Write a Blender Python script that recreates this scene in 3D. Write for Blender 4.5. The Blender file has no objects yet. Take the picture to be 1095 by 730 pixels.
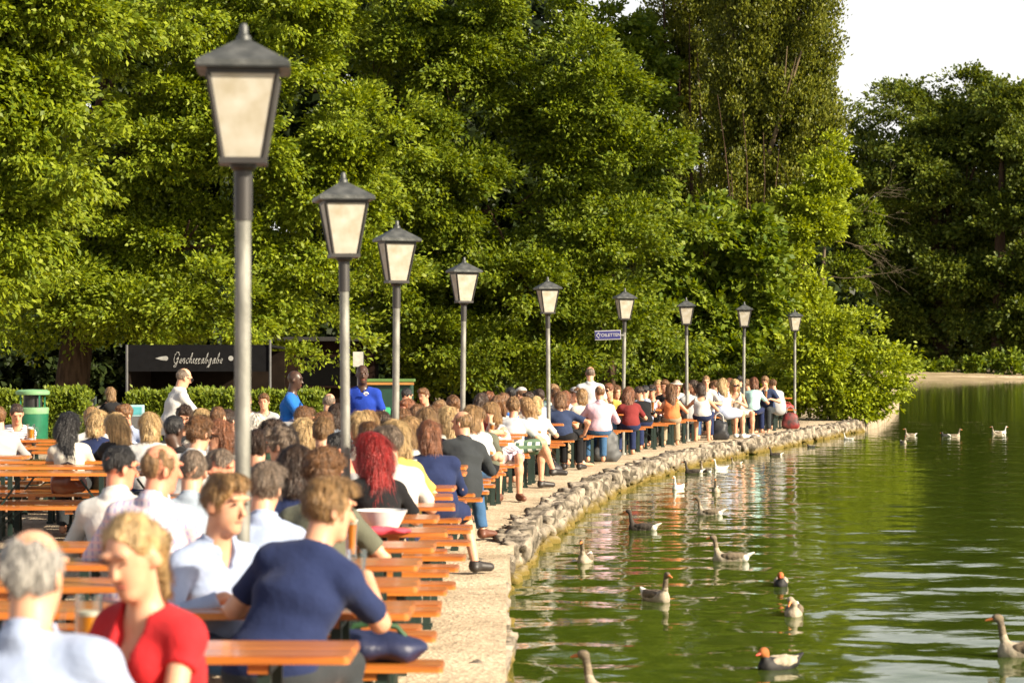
import bpy, bmesh, math, random
import numpy as np
from mathutils import Vector, Matrix
random.seed(7); RNG = np.random.default_rng(7)
SC = bpy.context.scene; COL = SC.collection
R = math.radians
F, CX, HY, CAMZ = 2585.0, 547.5, 380.0, 1.8     # focal length and horizon of the photograph, in its pixels

def X(px, d): return (px - CX) * d / F
def Z(py, d): return CAMZ - (py - HY) * d / F
def D(py, z=0.0): return F * (CAMZ - z) / (py - HY)

# ------------------------------------------------------------------ materials
MATS = {}
def nn(nt, t, **kw):
    n = nt.nodes.new(t)
    for k, v in kw.items(): setattr(n, k, v)
    return n
def mat(name, col, rough=0.6, col2=None, scale=8.0, stretch=(1, 1, 1), bump=0.0, bscale=None, spec=0.5, metal=0.0, coat=0.0, sheen=0.0, detail=4, lo=.35, hi=.65):
    """Principled surface whose colour wanders between two shades of noise."""
    if name in MATS: return MATS[name]
    m = bpy.data.materials.new(name); m.use_nodes = True; nt = m.node_tree
    b = nt.nodes['Principled BSDF']
    b.inputs['Roughness'].default_value = rough; b.inputs['Metallic'].default_value = metal
    b.inputs['Specular IOR Level'].default_value = spec
    b.inputs['Coat Weight'].default_value = coat; b.inputs['Coat Roughness'].default_value = .12
    b.inputs['Sheen Weight'].default_value = sheen
    if col2 is None: col2 = tuple(c * .78 for c in col)
    tc = nn(nt, 'ShaderNodeTexCoord'); mp = nn(nt, 'ShaderNodeMapping'); mp.inputs['Scale'].default_value = stretch
    nz = nn(nt, 'ShaderNodeTexNoise'); nz.inputs['Scale'].default_value = scale; nz.inputs['Detail'].default_value = detail
    rp = nn(nt, 'ShaderNodeValToRGB'); e = rp.color_ramp.elements
    e[0].position = lo; e[0].color = (*col2, 1); e[1].position = hi; e[1].color = (*col, 1)
    L = nt.links.new
    L(tc.outputs['Object'], mp.inputs['Vector']); L(mp.outputs[0], nz.inputs['Vector']); L(nz.outputs['Fac'], rp.inputs[0]); L(rp.outputs[0], b.inputs['Base Color'])
    if bump:
        n2 = nn(nt, 'ShaderNodeTexNoise'); n2.inputs['Scale'].default_value = bscale or scale * 3; n2.inputs['Detail'].default_value = 3
        bp = nn(nt, 'ShaderNodeBump'); bp.inputs['Strength'].default_value = bump; bp.inputs['Distance'].default_value = .02
        L(mp.outputs[0], n2.inputs['Vector']); L(n2.outputs['Fac'], bp.inputs['Height']); L(bp.outputs[0], b.inputs['Normal'])
    MATS[name] = m
    return m

def leaf_mat(name, c1, c2, trans=.35, rough=.5, tcol=None):
    m = bpy.data.materials.new(name); m.use_nodes = True; nt = m.node_tree; nt.nodes.clear(); L = nt.links.new
    out = nn(nt, 'ShaderNodeOutputMaterial'); geo = nn(nt, 'ShaderNodeNewGeometry')
    rp = nn(nt, 'ShaderNodeValToRGB'); e = rp.color_ramp.elements; e[0].color = (*c1, 1); e[1].color = (*c2, 1)
    L(geo.outputs['Random Per Island'], rp.inputs[0])
    p = nn(nt, 'ShaderNodeBsdfPrincipled'); p.inputs['Roughness'].default_value = rough; p.inputs['Specular IOR Level'].default_value = .22
    L(rp.outputs[0], p.inputs['Base Color'])
    tr = nn(nt, 'ShaderNodeBsdfTranslucent')
    hs = nn(nt, 'ShaderNodeHueSaturation'); hs.inputs['Hue'].default_value = .485; hs.inputs['Saturation'].default_value = 1.1; hs.inputs['Value'].default_value = 1.5
    L(rp.outputs[0], hs.inputs['Color']); L(hs.outputs[0], tr.inputs['Color'])
    mx = nn(nt, 'ShaderNodeMixShader'); mx.inputs[0].default_value = trans
    L(p.outputs[0], mx.inputs[1]); L(tr.outputs[0], mx.inputs[2]); L(mx.outputs[0], out.inputs[0])
    MATS[name] = m
    return m

def glass_mat(name, tint, gl=.12):
    m = bpy.data.materials.new(name); m.use_nodes = True; nt = m.node_tree; nt.nodes.clear(); L = nt.links.new
    out = nn(nt, 'ShaderNodeOutputMaterial'); t = nn(nt, 'ShaderNodeBsdfTransparent'); t.inputs[0].default_value = (*tint, 1)
    g = nn(nt, 'ShaderNodeBsdfGlossy'); g.inputs['Roughness'].default_value = .05
    fr = nn(nt, 'ShaderNodeLayerWeight'); fr.inputs[0].default_value = .35
    mx = nn(nt, 'ShaderNodeMixShader')
    L(fr.outputs['Facing'], mx.inputs[0]); L(t.outputs[0], mx.inputs[1]); L(g.outputs[0], mx.inputs[2]); L(mx.outputs[0], out.inputs[0])
    MATS[name] = m
    return m

def opal_mat(name, col, trans):
    m = bpy.data.materials.new(name); m.use_nodes = True; nt = m.node_tree; L = nt.links.new
    b = nt.nodes['Principled BSDF']; b.inputs['Roughness'].default_value = .3
    out = nt.nodes['Material Output']
    tc = nn(nt, 'ShaderNodeTexCoord'); nz = nn(nt, 'ShaderNodeTexNoise'); nz.inputs['Scale'].default_value = 9; nz.inputs['Detail'].default_value = 6
    rp = nn(nt, 'ShaderNodeValToRGB'); e = rp.color_ramp.elements; e[0].position = .3; e[1].position = .62
    e[0].color = (col[0] * .76, col[1] * .71, col[2] * .60, 1); e[1].color = (*col, 1)
    L(tc.outputs['Object'], nz.inputs[0]); L(nz.outputs[0], rp.inputs[0]); L(rp.outputs[0], b.inputs['Base Color'])
    tr = nn(nt, 'ShaderNodeBsdfTranslucent'); L(rp.outputs[0], tr.inputs[0]); mx = nn(nt, 'ShaderNodeMixShader'); mx.inputs[0].default_value = trans
    L(b.outputs[0], mx.inputs[1]); L(tr.outputs[0], mx.inputs[2]); L(mx.outputs[0], out.inputs[0])
    MATS[name] = m
    return m

# ------------------------------------------------------------------ mesh helpers
def fast_mesh(name, V, Q, k=4, smooth=True):
    me = bpy.data.meshes.new(name); V = np.asarray(V, np.float32); Q = np.asarray(Q, np.int32)
    me.vertices.add(len(V)); me.vertices.foreach_set('co', V.ravel())
    me.loops.add(Q.size); me.loops.foreach_set('vertex_index', Q.ravel())
    me.polygons.add(len(Q)); me.polygons.foreach_set('loop_start', np.arange(0, Q.size, k, dtype=np.int32))
    if smooth: me.polygons.foreach_set('use_smooth', np.ones(len(Q), bool))
    me.update(calc_edges=True)
    return me
def link(name, me, m, parent=None):
    o = bpy.data.objects.new(name, me); COL.objects.link(o)
    if m is not None and not me.materials: me.materials.append(m)
    if parent is not None: o.parent = parent
    return o
def tag(o, label, cat, group=None, kind=None):
    if label: o['label'] = label
    if cat: o['category'] = cat
    if group: o['group'] = group
    if kind: o['kind'] = kind
    return o
def empty(name, loc, rz=0, label=None, cat=None, group=None):
    o = bpy.data.objects.new(name, None); COL.objects.link(o); o.location = loc; o.rotation_euler = (0, 0, rz); o.empty_display_size = .1
    return tag(o, label, cat, group)
def dup(root, loc, rz, label, group=None):
    r = root.copy(); COL.objects.link(r); r.location = loc; r.rotation_euler = (0, 0, rz); r['label'] = label
    if group: r['group'] = group
    for ch in list(root.children):
        c = ch.copy(); COL.objects.link(c); c.parent = r
        for g in list(ch.children):
            e = g.copy(); COL.objects.link(e); e.parent = c
    return r

def meshed(o):
    """turn a text or curve object into plain mesh data"""
    bpy.context.view_layer.update(); me = bpy.data.meshes.new_from_object(o.evaluated_get(bpy.context.evaluated_depsgraph_get())); n = bpy.data.objects.new(o.name, me); COL.objects.link(n); n.parent = o.parent
    n.location = o.location; n.rotation_euler = o.rotation_euler; cu = o.data; nm = o.name; bpy.data.objects.remove(o); n.name = nm; bpy.data.curves.remove(cu); return n

class MB:
    """collects simple solids into one mesh"""
    def __init__(s): s.bm = bmesh.new()
    def box(s, c, sz, rot=None, bev=0.0):
        g = bmesh.ops.create_cube(s.bm, size=1)['verts']
        M = Matrix.Translation(c) @ (rot.to_4x4() if rot else Matrix()) @ Matrix.Diagonal((*sz, 1))
        bmesh.ops.transform(s.bm, matrix=M, verts=g)
        if bev:
            ed = list({e for v in g for e in v.link_edges}); bmesh.ops.bevel(s.bm, geom=ed, offset=bev, segments=2, affect='EDGES', profile=.6)
        return s
    def bar(s, a, b, w, h=None, bev=0.0):
        a, b = Vector(a), Vector(b); d = b - a; q = d.to_track_quat('Z', 'Y').to_matrix()
        return s.box((a + b) / 2, (w, h or w, d.length), q, bev)
    def tube(s, pts, rad, n=10, cap=True):
        pts = [Vector(p) for p in pts]; rad = rad if hasattr(rad, '__len__') else [rad] * len(pts); rings = []
        for i, p in enumerate(pts):
            t = (pts[min(i + 1, len(pts) - 1)] - pts[max(i - 1, 0)]).normalized()
            u = t.cross(Vector((0, 1, 0)) if abs(t.y) < .9 else Vector((1, 0, 0))).normalized(); w = t.cross(u)
            rings.append([s.bm.verts.new(p + float(rad[i]) * (math.cos(2 * math.pi * j / n) * u + math.sin(2 * math.pi * j / n) * w)) for j in range(n)])
        for a, b in zip(rings, rings[1:]):
            for j in range(n): s.bm.faces.new((a[j], a[(j + 1) % n], b[(j + 1) % n], b[j]))
        if cap: s.bm.faces.new(rings[0][::-1]); s.bm.faces.new(rings[-1])
        return s
    def lathe(s, prof, n=20, c=(0, 0, 0)):
        rings = [[s.bm.verts.new((c[0] + r * math.cos(2 * math.pi * j / n), c[1] + r * math.sin(2 * math.pi * j / n), c[2] + z)) for j in range(n)] for r, z in prof]
        for a, b in zip(rings, rings[1:]):
            for j in range(n): s.bm.faces.new((a[j], a[(j + 1) % n], b[(j + 1) % n], b[j]))
        if prof[0][0] > 1e-4: s.bm.faces.new(rings[0][::-1])
        if prof[-1][0] > 1e-4: s.bm.faces.new(rings[-1])
        return s
    def ell(s, c, r, rot=None, n=12, m=8):
        g = bmesh.ops.create_uvsphere(s.bm, u_segments=n, v_segments=m, radius=1)['verts']
        bmesh.ops.transform(s.bm, matrix=Matrix.Translation(c) @ (rot.to_4x4() if rot else Matrix()) @ Matrix.Diagonal((*r, 1)), verts=g)
        return s
    def prism(s, pts, z0, z1, bev=0.0):
        lo = [s.bm.verts.new((x, y, z0)) for x, y in pts]; hi = [s.bm.verts.new((x, y, z1)) for x, y in pts]; n = len(pts)
        s.bm.faces.new(lo[::-1]); top = s.bm.faces.new(hi)
        for j in range(n): s.bm.faces.new((lo[j], lo[(j + 1) % n], hi[(j + 1) % n], hi[j]))
        if bev: bmesh.ops.bevel(s.bm, geom=list(top.edges), offset=bev, segments=2, affect='EDGES')
        return s
    def build(s, name, m, parent=None, smooth=False, M=None):
        if M is not None: bmesh.ops.transform(s.bm, matrix=M, verts=s.bm.verts)
        bmesh.ops.recalc_face_normals(s.bm, faces=s.bm.faces)
        me = bpy.data.meshes.new(name); s.bm.to_mesh(me); s.bm.free()
        if smooth:
            me.polygons.foreach_set('use_smooth', np.ones(len(me.polygons), bool))
            me.set_sharp_from_angle(angle=R(40))
        return link(name, me, m, parent)

# ------------------------------------------------------------------ signed-distance bodies -> one continuous surface
def wob(x, y, z, f, seed):
    r = np.random.default_rng(seed); o = 0
    for i in range(4):
        k = r.normal(0, 1, 3); k = k / np.linalg.norm(k) * f * (1 + .5 * i); o = o + np.sin(k[0] * x + k[1] * y + k[2] * z + r.uniform(0, 6)) / (1 + .4 * i)
    return o / 2
class SDF:
    def __init__(s): s.p = []
    def cone(s, a, b, ra, rb=None, k=.03, xs=1.0, cut=(), op='+', add=0.0):
        s.p.append(('c', np.array(a, float), np.array(b, float), ra + add, (ra if rb is None else rb) + add, k, xs, cut, op)); return s
    def ell(s, c, r, M=None, k=.03, cut=(), op='+', add=0.0):
        s.p.append(('e', np.array(c, float), np.array(r, float) + add, M, None, k, 1, cut, op)); return s
    def mesh(s, name, h, noise=None):
        lo, hi = np.full(3, 9e9), np.full(3, -9e9)
        def bb(q):
            if q[0] == 'c':
                r = max(q[3], q[4]); rr = np.array([r * q[6], r, r]); return np.minimum(q[1], q[2]) - rr, np.maximum(q[1], q[2]) + rr
            r = np.full(3, q[2].max()) if q[3] is not None else q[2]; return q[1] - r, q[1] + r
        for q in s.p:
            if q[8] == '+': a, b = bb(q); lo = np.minimum(lo, a); hi = np.maximum(hi, b)
        lo -= 2.5 * h; hi += 2.5 * h; n = np.ceil((hi - lo) / h).astype(int) + 1
        ax = [lo[i] + h * np.arange(n[i]) for i in range(3)]; V = np.full(n, 1.0, np.float32)
        for q in s.p:
            a, b = bb(q); pad = q[5] + 3 * h
            i0 = np.clip(((a - pad - lo) / h).astype(int), 0, n); i1 = np.clip(np.ceil((b + pad - lo) / h).astype(int) + 1, 0, n)
            if (i1 <= i0).any(): continue
            sl = tuple(slice(u, v) for u, v in zip(i0, i1))
            x, y, z = ax[0][sl[0], None, None], ax[1][None, sl[1], None], ax[2][None, None, sl[2]]
            if q[0] == 'c':
                A, B = q[1], q[2]; xs = q[6]; ba = (B - A) / np.array([xs, 1, 1]); L2 = max(ba @ ba, 1e-9)
                px, py, pz = (x - A[0]) / xs, y - A[1], z - A[2]
                t = np.clip((px * ba[0] + py * ba[1] + pz * ba[2]) / L2, 0, 1)
                d = np.sqrt((px - ba[0] * t) ** 2 + (py - ba[1] * t) ** 2 + (pz - ba[2] * t) ** 2) - (q[3] + (q[4] - q[3]) * t)
            else:
                px, py, pz = x - q[1][0], y - q[1][1], z - q[1][2]
                if q[3] is not None:
                    M = q[3]; px, py, pz = (M[0][0] * px + M[1][0] * py + M[2][0] * pz, M[0][1] * px + M[1][1] * py + M[2][1] * pz, M[0][2] * px + M[1][2] * py + M[2][2] * pz)
                r = q[2]; k0 = np.sqrt((px / r[0]) ** 2 + (py / r[1]) ** 2 + (pz / r[2]) ** 2) + 1e-9
                k1 = np.sqrt((px / r[0] ** 2) ** 2 + (py / r[1] ** 2) ** 2 + (pz / r[2] ** 2) ** 2) + 1e-9
                d = k0 * (k0 - 1) / k1
            for cp, cn in q[7]: d = np.maximum(d, (x - cp[0]) * cn[0] + (y - cp[1]) * cn[1] + (z - cp[2]) * cn[2])
            v = V[sl]
            if q[8] == '+':
                hh = np.maximum(q[5] - np.abs(v - d), 0) / q[5]; V[sl] = np.minimum(v, d) - hh * hh * q[5] * .25
            else: V[sl] = np.maximum(v, -d)
        if noise: V = V + noise[0] * wob(ax[0][:, None, None], ax[1][None, :, None], ax[2][None, None, :], noise[1], noise[2]).astype(np.float32)
        S = V < 0; c = np.zeros(n - 1, np.int8); cor = [(i, j, k) for i in (0, 1) for j in (0, 1) for k in (0, 1)]
        for i, j, k in cor: c += S[i:n[0] - 1 + i, j:n[1] - 1 + j, k:n[2] - 1 + k]
        act = (c > 0) & (c < 8); idx = np.full(n - 1, -1, np.int32); ce = np.argwhere(act); idx[act] = np.arange(len(ce))
        pos = np.zeros((len(ce), 3)); cnt = np.zeros(len(ce))
        for p in cor:
            for axx in range(3):
                if p[axx]: continue
                q = list(p); q[axx] = 1
                va = V[ce[:, 0] + p[0], ce[:, 1] + p[1], ce[:, 2] + p[2]]; vb = V[ce[:, 0] + q[0], ce[:, 1] + q[1], ce[:, 2] + q[2]]
                m = (va < 0) != (vb < 0); t = va[m] / (va[m] - vb[m]); w = np.tile(np.array(p, float), (m.sum(), 1)); w[:, axx] += t; pos[m] += w; cnt[m] += 1
        P = lo + h * (ce + pos / cnt[:, None]); Fs = []
        for axx in range(3):
            u, v = (axx + 1) % 3, (axx + 2) % 3
            a = [slice(None)] * 3; b = [slice(None)] * 3; a[axx] = slice(0, n[axx] - 1); b[axx] = slice(1, n[axx])
            e = np.argwhere(S[tuple(a)] != S[tuple(b)])
            e = e[(e[:, u] > 0) & (e[:, v] > 0) & (e[:, u] < n[u] - 1) & (e[:, v] < n[v] - 1)]
            inside = S[e[:, 0], e[:, 1], e[:, 2]]
            def ci(du, dv):
                g = e.copy(); g[:, u] += du; g[:, v] += dv; return idx[g[:, 0], g[:, 1], g[:, 2]]
            q = np.stack([ci(-1, -1), ci(0, -1), ci(0, 0), ci(-1, 0)], 1); q[~inside] = q[~inside][:, ::-1]; Fs.append(q)
        return fast_mesh(name, P, np.concatenate(Fs))
# ------------------------------------------------------------------ colours
SKIN = mat('skin', (.66, .37, .24), .5, (.58, .29, .18), 14, spec=.4)
SKIN2 = mat('ruddy_skin', (.68, .30, .19), .5, (.60, .22, .13), 12, spec=.4)
SKIN3 = mat('dark_skin', (.075, .038, .024), .4, (.055, .028, .018), 12, spec=.5)
SKINS = {'s': SKIN, 'r': SKIN2, 'd': SKIN3}
HAIRC = {'grey': (.42, .40, .37), 'white': (.72, .68, .60), 'blond': (.46, .31, .14), 'fair': (.30, .175, .07), 'brown': (.16, .075, .028), 'dark': (.045, .024, .014),
         'black': (.012, .011, .012), 'red': (.30, .014, .012), 'auburn': (.19, .07, .028), 'greybrown': (.17, .125, .09), 'sand': (.24, .14, .06)}
def hair_mat(c):
    a = HAIRC[c]; return mat('hair_' + c, tuple(min(1, v * 1.25) for v in a), .42, tuple(v * .6 for v in a), 26, (1.6, 1.6, .22), .9, 60, .5, lo=.38, hi=.62)
CL = {'white': (.56, .555, .54), 'lightblue': (.34, .41, .58), 'navy': (.018, .028, .085), 'red': (.50, .022, .028), 'black': (.012, .012, .014), 'grey': (.36, .37, .38), 'blue': (.02, .15, .52),
      'royal': (.016, .05, .36), 'pink': (.66, .45, .53), 'charcoal': (.035, .04, .045), 'olive': (.12, .125, .09), 'cream': (.58, .54, .46), 'teal': (.10, .40, .45), 'orange': (.65, .20, .07), 'denim': (.05, .12, .24),
      'khaki': (.34, .28, .19), 'palegrey': (.52, .54, .56), 'bluegrey': (.30, .36, .44), 'darkgreen': (.025, .06, .04), 'yellow': (.62, .45, .10), 'mint': (.45, .68, .66), 'brownc': (.13, .06, .03), 'maroon': (.20, .03, .03), 'slate': (.03, .045, .10)}
def cloth(c):
    if c in CL:
        a = CL[c]; return mat('cloth_' + c, a, .85, tuple(v * .88 for v in a), 7, bump=.55, bscale=12, spec=.15, sheen=.06)
    return PATTERN_MATS[c]
def stripes(name, base, line, axis, freq, width, line2=None):
    m = bpy.data.materials.new(name); m.use_nodes = True; nt = m.node_tree; L = nt.links.new; b = nt.nodes['Principled BSDF']
    b.inputs['Roughness'].default_value = .85; b.inputs['Specular IOR Level'].default_value = .15
    tc = nn(nt, 'ShaderNodeTexCoord'); sp = nn(nt, 'ShaderNodeSeparateXYZ'); L(tc.outputs['Object'], sp.inputs[0])
    cur = None
    for ax, col in ((axis, line),) + (((2 if axis != 2 else 0, line2),) if line2 else ()):
        mu = nn(nt, 'ShaderNodeMath', operation='MULTIPLY'); mu.inputs[1].default_value = freq; L(sp.outputs[ax], mu.inputs[0])
        fr = nn(nt, 'ShaderNodeMath', operation='FRACT'); L(mu.outputs[0], fr.inputs[0])
        lt = nn(nt, 'ShaderNodeMath', operation='LESS_THAN'); lt.inputs[1].default_value = width; L(fr.outputs[0], lt.inputs[0])
        mx = nn(nt, 'ShaderNodeMix', data_type='RGBA'); L(lt.outputs[0], mx.inputs[0]); mx.inputs[7].default_value = (*col, 1)
        if cur is None: mx.inputs[6].default_value = (*base, 1)
        else: L(cur, mx.inputs[6])
        cur = mx.outputs[2]
    L(cur, b.inputs['Base Color']); return m
PATTERN_MATS = {'plaid': stripes('cloth_plaid', (.58, .55, .62), (.36, .34, .54), 0, 27, .3, (.66, .50, .56)),
                'striped': stripes('cloth_striped', (.72, .72, .74), (.16, .18, .24), 2, 34, .35),
                'bluestripe': stripes('cloth_bluestripe', (.50, .55, .68), (.34, .40, .60), 0, 60, .4),
                'mottled': stripes('cloth_mottled', (.66, .62, .68), (.22, .18, .24), 1, 16, .42),
                'tartan': stripes('cloth_tartan', (.50, .52, .48), (.05, .09, .07), 0, 11, .5, (.10, .16, .10))}
LENS = mat('dark_lens', (.012, .012, .014), .08, spec=.8)
EYE = mat('eye_dark', (.03, .02, .015), .15); LIP = mat('lip', (.45, .12, .09), .45); SHOEW = mat('white_shoe', (.7, .7, .68), .6); SHOED = mat('dark_shoe', (.03, .025, .022), .5); SHOEB = mat('brown_shoe', (.15, .055, .03), .45)

def strands(me, Hc, Rh, st, h, sd):
    """lays thin locks over the hair surface, combed down and back from the crown"""
    r = np.random.default_rng(sd + 50); n = len(me.vertices); co = np.empty(n * 3, np.float32); nr = np.empty(n * 3, np.float32); me.vertices.foreach_get('co', co); me.vertices.foreach_get('normal', nr)
    co, nr = co.reshape(-1, 3).astype(float), nr.reshape(-1, 3).astype(float); N = 4500 if h < .0095 else 1600 if h < .013 else 350
    N = int(N * {'long': 1.5, 'pony': .8, 'bob': 1.2, 'fringe': .6, 'balding': .5, 'crop': .7}.get(st, 1)); i = r.choice(n, N); p, q = co[i] + r.normal(0, .003, (N, 3)), nr[i]
    top = Hc + Rh @ np.array([0, -.03, .10]); fl = (p - top); fl /= np.linalg.norm(fl, axis=1, keepdims=True) + 1e-6; fl = fl * .8 + np.array([0, 0, -.8]) + r.normal(0, .15 if st != 'curly' else .9, (N, 3))
    if st == 'quiff': fl[:] += Rh @ np.array([.30, .05, .1])
    if st in ('pony', 'bun'): fl = (Hc + Rh @ np.array([0, -.11, .03])) - p; fl /= np.linalg.norm(fl, axis=1, keepdims=True) + 1e-6; fl[p[:, 2] < Hc[2] - .02] += np.array([0, 0, -1.])
    t = fl - q * (fl * q).sum(1, keepdims=True); t /= np.linalg.norm(t, axis=1, keepdims=True) + 1e-6; sdv = np.cross(t, q)
    L = (r.uniform(.6, 1.3, N) * {'long': .11, 'pony': .035, 'bob': .07, 'bun': .05, 'crop': .018, 'fringe': .025, 'balding': .018, 'curly': .035}.get(st, .038))[:, None]; w = (max(h * .24, .0018) * r.uniform(.7, 1.3, N))[:, None]; li = h * .18
    a = p - q * .002; b = p + t * L * .5 + q * li * 1.6; c = p + t * L + q * (li + r.normal(0, .004, (N, 1))) - np.array([0, 0, .10]) * L
    lc = (c - Hc) @ Rh; lb = (b - Hc) @ Rh; ok = ~(((lc[:, 1] > .045) & (lc[:, 2] < (.10 if st == 'pony' else .062)) & (np.abs(lc[:, 0]) < .085)) | ((lb[:, 1] > .06) & (lb[:, 2] < .06))); a, b, c, sdv, w = a[ok], b[ok], c[ok], sdv[ok], w[ok]; N = len(a)
    V = np.stack([a - sdv * w * .5, a + sdv * w * .5, b + sdv * w * .5, b - sdv * w * .5, c + sdv * w * .12, c - sdv * w * .12], 1).reshape(-1, 3); k = np.arange(N)[:, None] * 6 + n
    F0 = np.empty(len(me.polygons) * 4, np.int32); me.polygons.foreach_get('vertices', F0); Q = np.concatenate([F0.reshape(-1, 4), k + np.array([[0, 1, 2, 3]]), k + np.array([[3, 2, 4, 5]])]); bpy.data.meshes.remove(me)
    return fast_mesh('hair', np.concatenate([co, V]), Q)
for _m in (SKIN, SKIN2):
    _b = _m.node_tree.nodes['Principled BSDF']; _b.inputs['Subsurface Weight'].default_value = .12; _b.inputs['Subsurface Radius'].default_value = (1, .35, .2); _b.inputs['Subsurface Scale'].default_value = .012
def rotz(a): c, s = math.cos(a), math.sin(a); return np.array([[c, -s, 0], [s, c, 0], [0, 0, 1.]])
def rotx(a): c, s = math.cos(a), math.sin(a); return np.array([[1., 0, 0], [0, c, -s], [0, s, c]])
def roty(a): c, s = math.cos(a), math.sin(a); return np.array([[c, 0, s], [0, 1., 0], [-s, 0, c]])
def unit(v): return v / (np.linalg.norm(v) + 1e-9)
def ik(S, T, l1, l2, hint):
    d = T - S; L = min(np.linalg.norm(d), (l1 + l2) * .995); u = unit(d); T = S + u * L
    a = (l1 * l1 - l2 * l2 + L * L) / (2 * L); h = math.sqrt(max(l1 * l1 - a * a, 0)); hh = hint - u * (hint @ u)
    return S + u * a + unit(hh) * h, T

PERSON_N = [0]
def person(loc, yaw, label, hair=('short', 'brown'), top=('tee', 'white'), legs=('long', 'denim'), T=1.30, lean=14, side=0, hy=0, nod=8, tilt=0, arms=('table', 'table'), skin='s',
           fem=False, wide=1.0, stand=False, legyaw=0, feet=None, glasses=None, face=False, h=.018, group='guests of the beer garden', fingers=False, cap=None, aim=None, cross=False, knees=None, stepx=0):
    """One figure: continuous skin body with hair, shirt, trousers (and shoes, glasses, cap) as its children."""
    PERSON_N[0] += 1; sd = PERSON_N[0]
    A = lambda *v: np.array(v, float)
    ln, sl = R(lean), R(side)
    dr = roty(sl) @ A(0, math.sin(ln), math.cos(ln))
    w = (.90 if fem else 1.0) * wide
    Rh = rotz(R(hy)) @ roty(R(tilt)) @ rotx(-R(nod)); fw = A(0, 1, 0); HS = 1.02
    for _ in range(3):
        if stand:
            P = A(0, 0, .94 * T / 1.75); sp = .50 * T / 1.75
        else:
            P = A(0, 0, .565); sp = (T - P[2] - .285) / math.cos(ln) / max(.9, math.cos(sl)); sp = min(max(sp, .38), .57)
        C = P + dr * sp * .60; N = P + dr * sp
        Hc = N + A(0, .022, 0) + dr * .075 + A(0, 0, .095) + (Rh @ A(0, .018, 0)) * (.6 + nod / 40)
        if aim:     # slide along the bench until the head is where the photograph has it
            o = rotz(R(yaw)) @ Hc; dd = loc[1] + o[1]; loc = (X(aim[0], dd) - o[0], loc[1], loc[2]); tp = Z(aim[1], dd) - .012
            T = T + (tp - (Hc[2] + .128 * HS + (.012 if hair[0] != 'none' else 0)))
            T = min(max(T, 1.12 if not stand else 1.45), 1.46 if not stand else 1.9)
    hd = lambda x, y, z: Hc + Rh @ (A(x, y, z) * HS)
    sh = .166 * w; ax = roty(sl) @ A(1, 0, 0)
    SL, SR = N - ax * sh - dr * .085, N + ax * sh - dr * .085
    # arms
    J = []
    for s, S, pose in ((-1, SL, arms[0]), (1, SR, arms[1])):
        p = pose; hint = A(s * .8, -.25, -.7); tab = .80
        if p == 'table': W = A(s * .15, max(.34, N[1] + .24), tab)
        elif p == 'mid': W = A(s * .05, max(.36, N[1] + .25), tab)
        elif p == 'fore': W = A(s * .02, max(.30, N[1] + .2), tab); hint = A(s * 1.0, .1, -.6)
        elif p == 'chin': W = hd(s * .03, .10, -.15); hint = A(s * .5, .5, -.9)
        elif p == 'temple': W = hd(s * .105, .06, -.05); hint = A(s * .7, .6, -.7)
        elif p == 'mug': W = A(s * .10, max(.38, N[1] + .28), .88)
        elif p == 'sip': W = hd(s * .05, .15, -.12); hint = A(s * .8, .1, -.8)
        elif p == 'reach': W = A(s * .20, max(.50, N[1] + .38), tab + .02)
        elif p == 'side': W = A(s * .34, -.02, .56); hint = A(s * .6, -.8, 0)
        elif p == 'lap': W = A(s * .09, .26, .68)
        elif p == 'hang': W = S + A(s * .07, .05, -.52)
        elif p == 'carry': W = A(s * .13, N[1] + .36, N[2] - .36)
        elif p == 'rightout': W = A(.50, .42, .82); hint = A(s * .6, -.6, -.6)
        else: W = np.array(p[:3], float); hint = np.array(p[3:], float) if len(p) > 3 else hint
        E, W = ik(S, W, .285, .255, hint); J.append((s, S, E, W))
    # legs
    K = []
    Rl = rotz(R(legyaw))
    for s in (-1, 1):
        if stand: Hh = P + A(s * .088, 0, -.04); Kn = A(s * .10 + stepx * s, .03, P[2] * .53); An = A(s * .105 + stepx * s, -.02, .085); toe = An + A(s * .03, .17, -.05)
        else:
            Hh = P + Rl @ A(s * .088, .02, -.02); k0 = A(s * .125, .43, .54 - P[2])
            if cross and s > 0: k0 = A(-.02, .43, .62 - P[2])
            Kn = P + Rl @ k0; An = P + Rl @ A(s * .13 if not (cross and s > 0) else -.16, .43 if not (cross and s > 0) else .60, .09 - P[2] + (.16 if cross and s > 0 else 0))
            if knees: kx = knees[0 if s < 0 else 1]; Kn = A(*kx[0]); An = A(*kx[1])
            toe = An + (Rl @ A(s * .03, .17, 0)) + A(0, 0, -.05)
            if knees: toe = An + A(.13, .06, -.05)
        K.append((s, Hh, Kn, An, toe))
    sleeve = {'shirt': .93, 'jumper': .95, 'jacket': .95, 'tee': .5, 'polo': .5, 'blouse': .22, 'tank': 0, 'dress': 0, 'rolled': .62}[top[0]]
    # ---- skin body
    B = SDF()
    def torso(S, add, k=.05):
        S.ell(P + A(0, -.005, .03), (.168 * w, .125, .125), k=k, add=add)
        S.cone(P + dr * .03, C, .112, .122, k, 1.28 * w, add=add)
        S.cone(C, N - dr * .12, .118, .090, k, 1.22 * w, add=add)
        S.cone(SL, SR, .050, .050, k, 1, add=add)
        for s in (-1, 1): S.cone(N - dr * .03 + ax * s * .02, N - dr * .075 + ax * s * sh * .8, .048, .050, .05, add=add)
        if fem:
            for s in (-1, 1): S.ell(C + dr * .02 + ax * .068 * s + A(0, .085, 0), (.062, .06, .065), k=.04, add=add)
    torso(B, -.014)
    B.cone(N - dr * .05, hd(0, -.015, -.07), .064 if not fem else .053, .056 if not fem else .048, .04)
    Mh = Rh
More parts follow.
